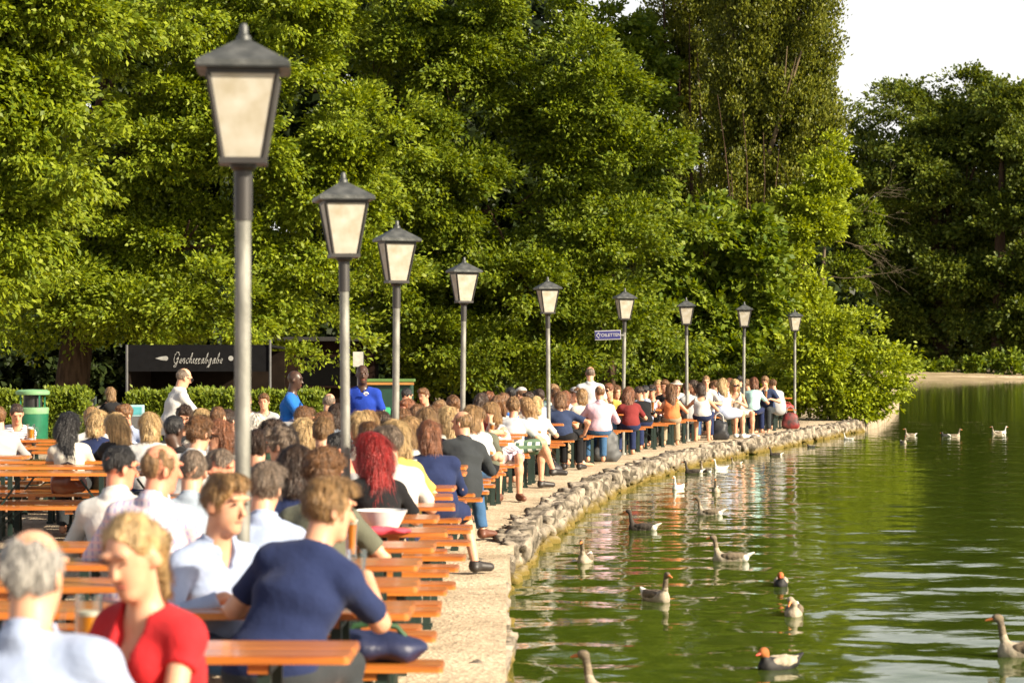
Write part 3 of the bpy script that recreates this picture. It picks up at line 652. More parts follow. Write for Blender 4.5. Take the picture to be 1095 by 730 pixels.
LAMP_LABELS = ['grey lamp post with the largest lantern, nearest the camera among the crowd', 'second lamp post from the camera, rising beside the red-haired woman', 'third lamp post from the camera, right of the waiter in royal blue',
               'fourth lamp post from the camera, behind the man in the black blazer', 'fifth lamp post from the camera, standing by the black bag on the path', 'lamp post that carries the small blue arrow sign',
               'lamp post just past the blue sign post, beside the woman in a white tank top', 'last lamp post but one, behind the sunglasses blonde', 'last and smallest lamp post, beside the red backpack and the green bush']
lp = lantern_post()
for i in range(9):
    Hh = Z(LAMP_TOP[i], LAMP_D[i]); o = lp
    if i: o = dup(lp, (0, 0, 0), 0, '')
    o.location = (LAMP_X[i], LAMP_D[i], 0); o.rotation_euler.x, o.rotation_euler.y = R([.3, -.5, .6, .2, -.4, .5, .3, -.3, .6][i]), R([.2, -.4, .3, .5, -.3, .6, -.5, .4, -.2][i]); o.rotation_euler.z = R([5, 12, 16, 18, 14, 12, 1, 0, 8][i]); o.scale = (Hh / 3.03,) * 3; tag(o, LAMP_LABELS[i], 'lamp post', 'lantern posts along the quay')

# direction sign on the sixth post
def direction_sign():
    d = LAMP_D[5] - .05; s = d / F; cx, cz = X(650, d), Z(358.2, d); root = empty('direction_sign', (cx, d, cz), 0, 'small blue arrow sign reading TOILETTEN on the sixth lamp post', 'sign')
    blue = mat('sign_blue', (.03, .03, .16), .4); wh = mat('sign_white', (.42, .42, .45), .5); w, hh = 28.0 * s, 10.2 * s
    tl = Matrix.Rotation(R(-2), 4, 'Y')
    MB().box((0, 0, 0), (w, .018, hh), bev=.004).build('border', wh, root, M=tl)
    MB().box((0, -.011, 0), (w * .955, .006, hh * .80)).build('panel', blue, root, M=tl)
    a = MB(); x0 = -w * .45; a.bar((x0, -.0165, 0), (x0 + .055, -.0165, .052), .004, .014); a.bar((x0, -.0165, 0), (x0 + .055, -.0165, -.052), .004, .014); a.build('arrow', wh, root, M=tl)
    cu = bpy.data.curves.new('lettering', 'FONT'); cu.body = 'TOILETTEN'; cu.size = .079; cu.align_x = 'CENTER'; cu.align_y = 'CENTER'; cu.extrude = .001; cu.space_character = 1.0; cu.offset = .0012
    t = link('lettering', cu, wh, root); t.location = (w * .065, -.016, .0); t.rotation_euler = (R(90), R(-2), 0); meshed(t)
    MB().bar((w * .5, .0, 0), (w * .5 + .06, .0, 0), .03).build('bracket', METAL, root)
direction_sign()

# ------------------------------------------------------------------ tables and benches
WOOD = mat('varnished_wood', (.56, .185, .028), .34, (.27, .072, .014), 4.5, (.30, 4.5, 4.5), .14, 20, .5, coat=.4, detail=9, lo=.30, hi=.58)
STEEL = mat('dark_green_steel', (.018, .035, .028), .45, spec=.4)
def rrect(w, d, r, n=5):
    o = []
    for cx, cy, a0 in ((w / 2 - r, d / 2 - r, 0), (-w / 2 + r, d / 2 - r, 90), (-w / 2 + r, -d / 2 + r, 180), (w / 2 - r, -d / 2 + r, 270)):
        for i in range(n): a = R(a0 + 90 * i / (n - 1)); o.append((cx + r * math.cos(a), cy + r * math.sin(a)))
    return o
def board(planks, dep, zt, th, L, root, name):
    m = MB(); pw = dep / planks
    for k in range(planks): m.prism([(x, y + (k - (planks - 1) / 2) * pw) for x, y in rrect(L, pw - .003, .022)], zt - th, zt, .006)
    for x in (-L / 2 + .32, 0, L / 2 - .32): m.box((x, 0, zt - th - .018), (.07, dep - .06, .036))
    return m.build(name, WOOD, root)
def legs(dep, zt, L, root, xs, spread):
    for x in xs:
        m = MB(); y = dep / 2 - .06
        for s in (-1, 1): m.bar((x, s * y, zt - .03), (x, s * (y + spread), .0), .045, .03); m.box((x, s * (y + spread), .012), (.07, .05, .024))
        m.bar((x, -y, zt - .06), (x, y, zt - .06), .03); m.bar((x, -y - spread * .6, zt * .35), (x, y + spread * .6, zt * .35), .022)
        sx = -1 if x > 0 else 1; m.bar((x, 0, zt * .42), (x + sx * .28, 0, zt - .06), .018)
        m.build('leg_frame', STEEL, root)
TL = 2.2
def make_table():
    r = empty('beer_table', (0, 0, 0)); board(2, .48, .762, .028, TL, r, 'tabletop'); legs(.48, .762, TL, r, (-TL / 2 + .3, TL / 2 - .3), .0); return r
def make_bench():
    r = empty('beer_bench', (0, 0, 0)); board(1, .24, .482, .03, TL, r, 'seat'); legs(.24, .482, TL, r, (-TL / 2 + .26, TL / 2 - .26), .02); return r
ROWS = [7.0, 8.6, 10.0, 11.1, 12.2, 13.3, 14.4, 15.6, 16.8, 18.0, 19.2, 20.4, 21.6, 22.8, 24.0, 25.2, 26.4, 27.6, 28.7, 29.8, 31.0, 32.2, 33.4, 34.6, 35.8, 36.9, 38.1, 39.3, 40.5, 41.8, 43.2, 44.4, 45.6, 46.8, 48.0, 49.0, 50.1, 51.3, 52.6, 54.4, 55.6, 56.9, 58.3, 59.7]
BO = .40
def ordw(n): return ['first', 'second', 'third', 'fourth', 'fifth', 'sixth', 'seventh', 'eighth', 'ninth', 'tenth', 'eleventh'][n]
def row_name(d):
    prev = [i for i in range(9) if LAMP_D[i] < d]
    if not prev: return 'in the %s row from the camera' % ordw(sum(1 for q in ROWS if q < d))
    i = prev[-1]; k = sum(1 for q in ROWS if LAMP_D[i] < q < d)
    return '%s row behind the %s lamp post' % (ordw(k), ORD[i])
tb, bn = make_table(), make_bench(); first = [True, True]
def put(kind, x, y, label, rz=0.0):
    i = 0 if kind == 't' else 1; o = (tb, bn)[i]; g = ('beer tables of the garden', 'beer benches of the garden')[i]; cat = ('table', 'bench')[i]
    if first[i]: first[i] = False
    else: o = dup(o, (0, 0, 0), 0, '')
    o.location = (x, y, 0); o.rotation_euler.z = rz; tag(o, label, cat, g); return o
rj = random.Random(11)
for d in ROWS:
    xe = xend(d); rz = R(rj.uniform(-1.6, 1.6)) + (R(5) if d > 57 else 0); rn = row_name(d); j = rj.uniform(-.06, .04)
    put('t', xe - TL / 2 + j - (.12 if d == 8.6 else 0), d, 'orange beer table by the path, ' + rn, rz)
    put('b', xe - TL / 2 + .05 + rj.uniform(-.07, .07), d - BO, 'orange nearer bench by the path, ' + rn, rz + R(rj.uniform(-1, 1)))
    put('b', xe - TL / 2 + .06 + rj.uniform(-.07, .08), d + BO, 'orange farther bench by the path, ' + rn, rz + R(rj.uniform(-1, 1)))
# ------------------------------------------------------------------ geese and ducks (px, waterline py, heading, size, kind, label)
BIRDS = [(653, 748, 62, .95, 'g', 'grey goose with orange bill in the near water, cut by the lower edge'),
 (626, 601, 165, .80, 'g', 'pale breasted goose facing the camera nearest the quay wall'),
 (686, 567, 72, .82, 'gd', 'dark goose swimming left with its white tail raised'),
 (702, 642, -150, .84, 'g', 'goose with raised neck and ruffled white rump in the middle of the near water'),
 (780, 600, 74, .86, 'g', 'large grey goose swimming left, white tail behind, widest of the birds'),
 (758, 551, 70, .78, 'g', 'goose swimming left just beyond the largest grey goose'),
 (835, 626, 172, .72, 'd', 'small red-headed duck swimming straight towards the camera'),
 (849, 658, 168, .80, 'gp', 'pale goose with its head tucked down between the two ducks'),
 (831, 714, 125, .78, 'd', 'red-headed duck with pale flanks nearest the bottom of the water'),
 (1096, 702, 78, .95, 'g', 'orange-billed goose coming in at the right edge'),
 (725, 523, 150, .72, 'gw', 'whitish goose near the quay, left of its darker companions'),
 (741, 506, 80, .74, 'gd', 'dark goose close under the quay wall'), (754, 505, 30, .7, 'g', 'goose swimming away behind the dark one under the wall'),
 (766, 526, 170, .74, 'g', 'goose facing the camera in the brown reflection'), (770, 502, 120, .66, 'gw', 'white goose hugging the quay wall'),
 (787, 496, 100, .66, 'g', 'small far goose beside the quay wall stones'), (829, 487, 85, .85, 'gd', 'dark goose with white flank tight against the quay end'),
 (867, 478, 90, .6, 'dk', 'black duck alone off the end of the quay'), (907, 470, 60, .85, 'gw', 'white goose under the overhanging green bush'),
 (966, 474, -170, .95, 'g', 'far goose with upright neck, left front of the distant group'), (973, 466, 100, .95, 'g', 'far goose just behind the upright one in the distant group'),
 (1021, 467, -80, 1.0, 'g', 'far goose swimming right in the middle of the distant group'), (1011, 466, 90, .85, 'dk', 'small dark duck left of the middle far goose'),
 (1066, 464, 95, 1.0, 'g', 'far goose at the right of the distant group'), (1071, 463, -90, .9, 'gw', 'white far goose rightmost of the distant group')]
def bd(py): return D(py, WATER_Z)
WAKES = [(X(b[0], bd(b[1])), bd(b[1]), b[2], .6 if b[4][0] == 'g' else .5) for b in BIRDS]
water()
GB = {'brown': mat('goose_feathers', (.20, .155, .10), .8, (.10, .075, .05), 16, (1, .5, 1), .4, 40), 'dark': mat('dark_goose_feathers', (.055, .042, .032), .8, (.03, .024, .018), 14, bump=.3),
      'pale': mat('pale_goose_feathers', (.42, .37, .28), .85, (.26, .21, .15), 10, bump=.3), 'white': mat('white_feathers', (.75, .73, .67), .85, (.5, .48, .42), 9), 'ginger': mat('ginger_feathers', (.42, .14, .035), .8, (.30, .09, .02), 12),
      'black': mat('black_feathers', (.015, .014, .014), .7)}
BILL = mat('orange_bill', (.70, .22, .06), .4); RBILL = mat('red_bill', (.62, .07, .035), .4)
def bird(px, py, yaw, sc, kind, label):
    d = bd(py); h = max(.007, .9 / (F / d)); h = min(h, .016)
    duck = kind[0] == 'd'; S = SDF(); pre = kind == 'gp'
    bodym = GB['pale' if kind in ('g', 'gp') else 'dark' if kind in ('gd',) else 'white' if kind == 'gw' else 'black']
    S.ell((0, 0, .05), (.125, .27, .115), k=.05); S.ell((0, .14, .055), (.10, .13, .105), k=.06); S.cone((0, -.2, .09), (0, -.37, .15), .075, .02, .06, 1.4)
    if duck: hp = (0, .22, .235); S.cone((0, .17, .09), (0, .215, .2), .065, .05, .05); S.ell(hp, (.052, .07, .06), k=.03)
    elif pre: hp = (.03, .20, .27); S.cone((0, .17, .10), (-.02, .20, .22), .06, .045, .05); S.cone((-.02, .20, .22), hp, .045, .042, .04); S.ell(hp, (.042, .065, .048), k=.03)
    else: hp = (0, .285, .425); S.cone((0, .18, .08), (0, .225, .22), .068, .040, .06); S.cone((0, .225, .22), (0, .255, .39), .038, .032, .03); S.ell(hp, (.036, .062, .042), k=.02)
    o = link('duck' if duck else 'goose', S.mesh('bird_body', h, (.004, 30, len(label))), bodym)
    o.location = (X(px, d), d, WATER_Z - .012); o.rotation_euler.z = R(yaw); o.scale = (sc * (.68 if d < 45 else .48),) * 3; tag(o, label, 'duck' if duck else 'goose', 'ducks on the lake' if duck else 'geese on the lake')
    q = SDF(); hx, hy, hz = hp
    if pre: q.cone((hx, hy + .05, hz - .02), (hx + .02, hy + .10, hz - .085), .024, .010, .01)
    else: q.cone((hx, hy + .05, hz - .008), (hx, hy + .125, hz - .028), .023, .011, .01, 1.2)
    link('bill', q.mesh('bill', min(h, .008)), RBILL if duck else BILL, o)
    if duck or kind in ('g', 'gd'):     # head and neck plumage
        q = SDF()
        if duck: q.ell(hp, (.057, .074, .066), k=.02); q.cone((0, .19, .16), hp, .055, .05, .03)
        else: q.ell(hp, (.040, .064, .046), k=.02); q.cone((0, .222, .20), (0, .255, .39), .043, .036, .02)
        if kind != 'dk': link('head_plumage', q.mesh('head_plumage', h), GB['ginger' if duck else 'dark' if kind == 'gd' else 'brown'], o)
    if kind != 'gw' and kind != 'dk':
        for s in (-1, 1):
            q = SDF(); q.ell((s * .066, -.05, .105), (.066, .215, .075), k=.02); q.cone((s * .05, -.18, .13), (s * .03, -.33, .155), .045, .012, .04)
            link('wing', q.mesh('wing', h, (.005, 34, 5)), GB['pale'] if duck else GB['dark' if kind == 'gd' else 'brown'], o)
    q = SDF(); q.ell((0, -.235, .075), (.092, .10, .070), k=.03); q.cone((0, -.28, .115), (0, -.425, .185), .05, .014, .04, 1.7)
    if kind != 'dk': link('tail', q.mesh('tail', h), GB['black'] if duck else GB['white'], o)
for b in BIRDS: bird(*b)
# ------------------------------------------------------------------ people: (px, head-top py, heading, hair, top, label, options); heading 0 looks away, 90 left, 180 at the camera, -90 right
def seat_d(px, py, yaw):
    d0 = F * .52 / (py - HY); far = abs(yaw) > 90
    return min((q + (BO if far else -BO) for q in ROWS if X(px, q) < xend(q) - .22), key=lambda v: abs(v - d0))
GUESTS = []
def G_(px, py, yaw, hair, top, label, legs=None, d=None, **k):
    GUESTS.append((px, py, yaw, hair, top, label, legs, d, k))
fem = dict(fem=True)
# close to the camera
G_(37, 553, -12, ('fringe', 'grey'), ('shirt', 'lightblue'), 'older man with grey hair and bald crown in a pale blue shirt, nearest the camera', d=6.45, wide=1.22, lean=10, hy=-8, nod=2, arms=('mid', 'mid'))
G_(141, 540, 142, ('pony', 'blond'), ('blouse', 'red'), 'young woman with blonde ponytail and red top smiling down at the table', d=7.5, fem=True, face='down', lean=16, nod=20, hy=10, arms=('mid', 'fore'), wide=1.0)
G_(352, 503, -22, ('quiff', 'fair'), ('tee', 'navy'), 'man with fair brown hair in a navy T-shirt leaning over the table, nearest the path', ('long', 'charcoal'), d=9.45, lean=22, side=13, hy=-42, nod=10, wide=1.06, arms=('table', (.17, .52, .90, .5, .1, -1)), face=True)
G_(241, 500, -138, ('quiff', 'fair'), ('shirt', 'lightblue'), 'young man with swept fair hair and open pale blue shirt looking right', d=10.35, lean=14, hy=12, nod=6, face=True, arms=('mid', 'table'))
G_(173, 468, -12, ('balding', 'sand'), ('shirt', 'plaid'), 'balding sunburnt man in a lilac and white checked shirt seen from behind', d=12.05, skin='r', wide=1.1, hy=-48, nod=8, lean=14)
G_(129, 471, -6, ('crop', 'black'), ('shirt', 'white'), 'dark-haired man with glasses in a white shirt, left of the checked shirt', d=13.6, hy=-50, nod=10, glasses='glasses', lean=16, skin='r')
G_(206, 476, 4, ('crop', 'greybrown'), ('polo', 'bluegrey'), 'man with cropped grey-brown hair and blue-grey polo right of the checked shirt', d=14.0, hy=-8)
G_(237, 475, -112, ('crop', 'greybrown'), ('shirt', 'white'), 'man resting his cheek on his fist just left of the nearest lamp post', d=14.9, arms=('table', 'temple'), hy=-4, skin='r')
G_(213, 443, -14, ('curly', 'brown'), ('shirt', 'white'), 'man with thick brown hair and white shirt facing the woman in sunglasses', d=18.9, hy=-20)
G_(233, 446, 172, ('long', 'auburn'), ('tank', 'cream'), 'woman with long light brown hair and round sunglasses facing the camera', d=20.0, fem=True, glasses='sun', face=True)
G_(284, 488, -4, ('short', 'greybrown'), ('shirt', 'lightblue'), 'man with brown-grey hair in a pale blue shirt, back turned, right of the nearest post', d=12.0, hy=-14, wide=1.1)
G_(316, 471, 6, ('bob', 'dark'), ('tee', 'navy'), 'woman with smooth dark bob and navy top seen from behind', d=14.0, fem=True, hy=8)
G_(301, 452, 62, ('curly', 'greybrown'), ('shirt', 'white'), 'man with curly greying hair in profile facing left, hand on chin', d=16.4, arms=('chin', 'table'), hy=8)
G_(346, 476, -14, ('curly', 'brown'), ('tee', 'olive'), 'person with tousled brown hair and olive T-shirt behind the navy T-shirt man', d=13.0, hy=-30)
G_(397, 459, 22, ('long', 'red'), ('tee', 'black'), 'woman with long bright red hair and black top seen from behind', d=15.9, fem=True, lean=12, hy=14, arms=('table', 'table'))
G_(414, 451, 18, ('short', 'greybrown'), ('tee', 'white'), 'grey-haired man in a white T-shirt beside the red-haired woman', d=17.0, hy=42, lean=16, wide=1.05)
G_(458, 446, 4, ('bob', 'auburn'), ('jumper', 'navy'), 'brown-haired woman in navy jumper and shorts with her bare right leg out on the path', ('short', 'navy'), d=19.7, fem=False, hy=14, lean=12, knees=(((-.12, .43, .53), (-.12, .42, .09)), ((.26, .30, .50), (.34, .18, .10))), feet=SHOED, arms=('mid', 'mid'), wide=1.02, h=.010)
G_(494, 436, 12, ('balding', 'sand'), ('jacket', 'charcoal'), 'man in a black blazer and blue jeans sitting on a bench end', ('long', 'denim'), d=23.3, hy=50, feet=SHOEB, lean=16, knees=(((-.12, .43, .53), (-.12, .42, .09)), ((.20, .34, .52), (.24, .22, .10))), h=.011)
G_(524, 428, 126, ('bob', 'fair'), ('tank', 'white'), 'woman in white sleeveless top propping her head on her hand, orange drink before her', ('skirt', 'mottled'), d=30.2, fem=True, hy=-12, nod=16, lean=22, legyaw=62, feet=SHOEB, arms=('temple', 'table'), T=1.22, h=.012)
G_(549, 423, -16, ('curly', 'sand'), ('tee', 'palegrey'), 'man in pale grey T-shirt and checked shorts sitting sideways with bare legs crossed', ('short', 'tartan'), d=32.6, lean=16, legyaw=-62, cross=True, feet=SHOED, arms=('table', 'table'), hy=20, h=.012)
G_(562, 423, 70, ('long', 'fair'), ('tee', 'white'), 'woman with long fair hair in white, head bowed, right of the grey T-shirt', d=33.8, fem=True, nod=22, lean=22)
G_(600, 425, 2, ('bob', 'brown'), ('tee', 'slate'), 'brown-haired person in a dark blue T-shirt, back turned, right arm on the bench', ('long', 'black'), d=38.5 - .8, lean=8, arms=('table', (.36, .12, .56, .9, -.5, 0)), feet=SHOED, legyaw=-25, T=1.2)
G_(641, 410, 8, ('balding', 'brown'), ('shirt', 'pink'), 'balding man in a pink shirt, back to the camera', ('long', 'denim'), d=40.9 - .8, hy=20, wide=1.1, arms=('table', 'table'))
G_(631, 390, 0, ('balding', 'greybrown'), ('polo', 'palegrey'), 'standing man in a pale grey shirt, taller than everyone around him', d=42.4, stand=True, arms=('hang', 'hang'), wide=1.12, hy=4)
G_(615, 412, -150, ('short', 'brown'), ('tee', 'lightblue'), 'man in a grey cap and pale blue T-shirt facing the camera', cap=('cap', 'grey'), face=True)
G_(605, 416, -70, ('bob', 'auburn'), ('tee', 'teal'), 'person in teal just left of the grey cap', fem=True)
G_(672, 412, 10, ('long', 'auburn'), ('tee', 'maroon'), 'red-shirted person with reddish hair behind the sign post', d=43.0, fem=True)
G_(683, 414, 20, ('crop', 'dark'), ('tee', 'black'), 'dark-haired man in black beside the red shirt')
G_(690, 413, 14, ('crop', 'black'), ('shirt', 'lightblue'), 'dark-haired man in a pale blue and white shirt right of the man in black')
G_(697, 410, 150, ('short', 'dark'), ('tank', 'pink'), 'person in a dark cap and pale pink top facing the camera', cap=('cap', 'charcoal'), fem=True, face=True)
G_(704, 405, 165, ('bob', 'blond'), ('tank', 'cream'), 'blonde woman bending her head, right of the dark cap', fem=True, nod=20, face='down')
G_(717, 412, 0, ('long', 'brown'), ('tank', 'orange'), 'woman with long brown hair and orange top seen from behind', d=47.6, fem=True)
G_(724, 405, -160, ('bob', 'fair'), ('tee', 'white'), 'person in a pale sun hat behind the orange top', cap=('hat', 'cream'), face=True)
G_(734, 410, 30, ('short', 'brown'), ('jacket', 'grey'), 'person in a grey jacket behind the post beside the white tank top')
G_(749, 408, -4, ('bob', 'dark'), ('tank', 'white'), 'dark-haired woman in a white tank top and navy shorts seen from behind', ('short', 'navy'), d=49.7, fem=True, wide=1.1, arms=('reach', 'table'))
G_(755, 400, 172, ('crop', 'sand'), ('tee', 'white'), 'man with shaved head facing the camera above the white tank top', d=51.7, face=True)
G_(764, 405, 20, ('short', 'brown'), ('tee', 'white'), 'brown-haired man in a white T-shirt between the tank top and the blonde')
G_(773, 403, 12, ('long', 'blond'), ('dress', 'bluestripe'), 'woman with long blonde hair in a pale striped dress with bare legs', ('skirt', 'bluestripe'), d=52.2, fem=True, legyaw=-70, feet=SHOEW)
G_(786, 404, 168, ('long', 'blond'), ('tank', 'cream'), 'blonde woman in dark sunglasses facing the camera, bare legs', ('skirt', 'cream'), d=53.0, fem=True, glasses='sun', face=True, legyaw=40, feet=SHOEW)
G_(791, 400, 10, ('crop', 'black'), ('tee', 'charcoal'), 'dark-haired man in charcoal behind the last lamp post but one')
G_(806, 402, -16, ('bob', 'auburn'), ('tee', 'mint'), 'brown-haired woman in a mint green top near the end of the quay', d=55.2, fem=True)
G_(818, 401, 160, ('curly', 'sand'), ('tee', 'slate'), 'man with sandy hair drinking an orange beer at the last table', d=56.0, arms=('table', 'sip'), face=True)
G_(826, 404, 30, ('short', 'brown'), ('jacket', 'grey'), 'person in a grey jacket at the far end of the last table', d=57.9)
# far left
G_(18, 432, 176, ('crop', 'dark'), ('tee', 'striped'), 'man in a striped grey T-shirt bent over the table near the green litter bin', d=30.25, face='down', nod=28, lean=20, arms=('mid', 'mid'), skin='s')
G_(-3, 444, 20, ('short', 'brown'), ('jumper', 'grey'), 'person in a grey jumper cut off by the left edge', d=27.0)
G_(75, 449, 2, ('long', 'black'), ('tee', 'cream'), 'woman with long black hair and cream top seen from behind, brown bag on the bench', d=23.75, fem=True, T=1.2, arms=('mid', 'mid'))
G_(106, 440, -4, ('bob', 'blond'), ('tee', 'navy'), 'blonde woman in dark navy, second to the right of the black hair', d=25.0, fem=True)
G_(122, 443, 40, ('long', 'blond'), ('jumper', 'black'), 'woman with long blonde hair and black jumper turning left', d=24.0, fem=True, hy=30, nod=14)
G_(98, 440, 10, ('bob', 'fair'), ('tee', 'white'), 'woman with straight fair hair and white top behind the two dark-clad blondes', d=27.2, fem=True)
G_(133, 431, 165, ('short', 'brown'), ('shirt', 'lightblue'), 'brown-haired man in a pale blue shirt facing the camera above the blonde woman', d=28.2, face=True)
G_(160, 438, 0, ('bob', 'blond'), ('tee', 'white'), 'blonde person in plain white, back turned, below the waiter in white', d=22.6, hy=6)
G_(186, 441, 120, ('crop', 'black'), ('tee', 'black'), 'dark-skinned person in black looking right beside the blonde in white', d=21.2, skin='d', hy=-160)
G_(197, 431, 170, ('curly', 'dark'), ('tee', 'charcoal'), 'man with dark curls and glasses in charcoal facing the camera', d=26.0, glasses='glasses', face=True)
G_(214, 434, 4, ('bob', 'blond'), ('tee', 'cream'), 'blonde head just behind the thick brown hair', d=25.0, fem=True)
G_(233, 432, -10, ('crop', 'brown'), ('tee', 'white'), 'brown-haired man in white seen from behind, right of the blonde head', d=24.8)
G_(243, 437, 170, ('short', 'dark'), ('tee', 'white'), 'dark-haired person half hidden left of the nearest lamp post, facing the camera', d=26.0, face=True)
G_(276, 440, -6, ('bob', 'white'), ('tee', 'red'), 'white-haired woman in red right of the nearest lamp post', d=21.2, fem=True)
G_(275, 455, 6, ('short', 'dark'), ('tee', 'charcoal'), 'dark-haired person in charcoal below the white-haired woman', d=17.4)
G_(292, 446, 2, ('curly', 'dark'), ('jacket', 'darkgreen'), 'person with dark curls and dark green jacket, back turned', d=18.8)
G_(325, 431, -60, ('short', 'brown'), ('tee', 'white'), 'brown-haired man in profile facing right below the waiter in bright blue', d=22.4, skin='r')
G_(323, 444, 0, ('long', 'blond'), ('tee', 'white'), 'woman with long wavy blonde hair and white top in the crowd', d=20.0, fem=True)
G_(346, 443, -8, ('short', 'sand'), ('tank', 'white'), 'person with short light brown hair and bare neck left of the second lamp post', d=19.1)
G_(346, 437, 150, ('short', 'brown'), ('polo', 'red'), 'brown-haired person in red half hidden behind the bare neck', d=23.2)
G_(362, 458, 110, ('crop', 'black'), ('tee', 'grey'), 'black-haired man in profile just left of the second lamp post', d=17.2, skin='r')
G_(352, 418, 8, ('balding', 'greybrown'), ('shirt', 'white'), 'balding man in a white shirt seen from behind, left of the waiter in royal blue', d=31.8)
G_(360, 429, 0, ('bob', 'dark'), ('tee', 'bluegrey'), 'dark-haired woman in blue-grey behind the second lamp post', d=26.8, fem=True)
G_(384, 437, 60, ('bob', 'blond'), ('tee', 'cream'), 'blonde person below the waiter in royal blue', d=21.2, fem=True)
G_(394, 436, -20, ('long', 'fair'), ('tee', 'white'), 'fair-haired woman in white at the right elbow of the waiter in royal blue', d=22.4, fem=True)
G_(394, 447, 4, ('short', 'brown'), ('tee', 'maroon'), 'brown head directly above the red hair', d=18.4)
G_(408, 437, 10, ('short', 'dark'), ('tee', 'white'), 'person in a white T-shirt with dark hair left of the third lamp post', d=24.4)
G_(420, 446, 14, ('bob', 'blond'), ('tee', 'yellow'), 'blonde woman in yellow behind the grey-haired man', d=18.4, fem=True)
G_(436, 424, 168, ('short', 'auburn'), ('tee', 'red'), 'smiling man with auburn hair facing the camera right of the third lamp post', d=28.1, face=True, skin='r')
G_(431, 434, 178, ('bob', 'brown'), ('tee', 'white'), 'woman looking over just right of the third lamp post', d=24.4, fem=True, face=True)
G_(435, 413, -20, ('crop', 'black'), ('tee', 'charcoal'), 'black-haired man in charcoal near the green serving counter', d=38.5)
G_(453, 413, 160, ('quiff', 'brown'), ('tee', 'black'), 'young man in black standing out against the dark tree trunk', d=39.7, face=True)
G_(447, 431, 0, ('curly', 'brown'), ('tee', 'olive'), 'person with curly brown hair in olive between the third lamp post and the navy jumper', d=24.8)
G_(440, 442, -4, ('bob', 'fair'), ('tee', 'white'), 'fair-haired woman right behind the yellow top', d=20.0, fem=True)
G_(456, 433, 6, ('long', 'sand'), ('tee', 'navy'), 'long light brown hair just above the navy jumper', d=23.6, fem=True)
G_(466, 431, 150, ('curly', 'brown'), ('tee', 'grey'), 'curly-haired woman facing the camera above the navy jumper', d=25.6, fem=True, face=True)
G_(478, 432, 20, ('long', 'blond'), ('tee', 'cream'), 'woman with long blonde hair left of the black blazer', d=24.8, fem=True)
G_(485, 421, 4, ('curly', 'brown'), ('tee', 'pink'), 'brown curls left of the fourth lamp post', d=30.6)
G_(470, 425, -170, ('short', 'sand'), ('tee', 'white'), 'sandy-haired man facing the camera left of the brown curls', d=29.1, face=True)
G_(504, 431, 30, ('bob', 'fair'), ('tee', 'palegrey'), 'fair-haired woman in pale grey right of the black blazer', d=26.0, fem=True)
G_(509, 433, 150, ('short', 'sand'), ('tee', 'olive'), 'man with sandy hair in an olive T-shirt, left of the woman propping her head', d=26.8, face=True)
G_(515, 418, 0, ('bob', 'dark'), ('tee', 'maroon'), 'dark bob above the man with sandy hair and olive T-shirt', d=33.0, fem=True)
G_(523, 417, 12, ('curly', 'auburn'), ('tee', 'black'), 'auburn curls above the woman propping her head', d=35.4, fem=True)
G_(532, 421, 160, ('long', 'brown'), ('tee', 'white'), 'woman with long brown hair right of the auburn curls', d=33.8, fem=True, face=True)
G_(538, 418, -6, ('short', 'brown'), ('tee', 'blue'), 'brown-haired man in bright blue behind the pale grey T-shirt', d=34.2)
G_(546, 412, 4, ('crop', 'black'), ('tee', 'khaki'), 'black-haired man in khaki left of the white cap', d=39.0)
G_(557, 412, 10, ('short', 'brown'), ('tee', 'white'), 'person in a white cap in the back rows', d=39.9, cap=('cap', 'white'))
G_(565, 417, 160, ('short', 'dark'), ('tee', 'cream'), 'dark-haired man facing the camera right of the white cap', d=36.2, face=True)
G_(576, 414, 20, ('short', 'dark'), ('tee', 'lightblue'), 'dark-haired man in a pale blue T-shirt left of the fifth lamp post', d=37.7)
G_(573, 424, 6, ('bob', 'blond'), ('tee', 'white'), 'blonde woman in white close to the fifth lamp post', d=34.2, fem=True)
G_(594, 413, -12, ('short', 'brown'), ('tee', 'white'), 'brown-haired man in white right of the fifth lamp post', d=39.0)
G_(592, 409, 170, ('long', 'sand'), ('tee', 'mint'), 'woman with long sandy hair in the back row by the fifth lamp post', d=42.2, fem=True, face=True)
G_(622, 414, 20, ('bob', 'fair'), ('tee', 'cream'), 'fair-haired woman in cream between the grey cap and the pink shirt', d=40.9, fem=True)
G_(651, 408, 172, ('short', 'auburn'), ('tee', 'yellow'), 'person in a yellow top with dark sunglasses right of the pink shirt', d=43.6, glasses='sun', face=True)
G_(659, 410, 170, ('bob', 'brown'), ('tee', 'cream'), 'brown-haired woman in cream left of the sign post', d=44.8, fem=True, face=True)
G_(711, 405, 160, ('curly', 'brown'), ('tee', 'black'), 'person with brown curls in black between the blonde and the sun hat', d=50.5, face=True)
G_(741, 405, 170, ('long', 'dark'), ('tee', 'grey'), 'woman with long dark hair left of the white tank top', d=51.7, fem=True, face=True)
G_(780, 403, 175, ('long', 'auburn'), ('tee', 'white'), 'woman with auburn hair between the two blondes', d=54.8, fem=True, face=True)
G_(798, 404, 60, ('short', 'sand'), ('tee', 'navy'), 'sandy-haired man in navy left of the mint green top', d=56.5)

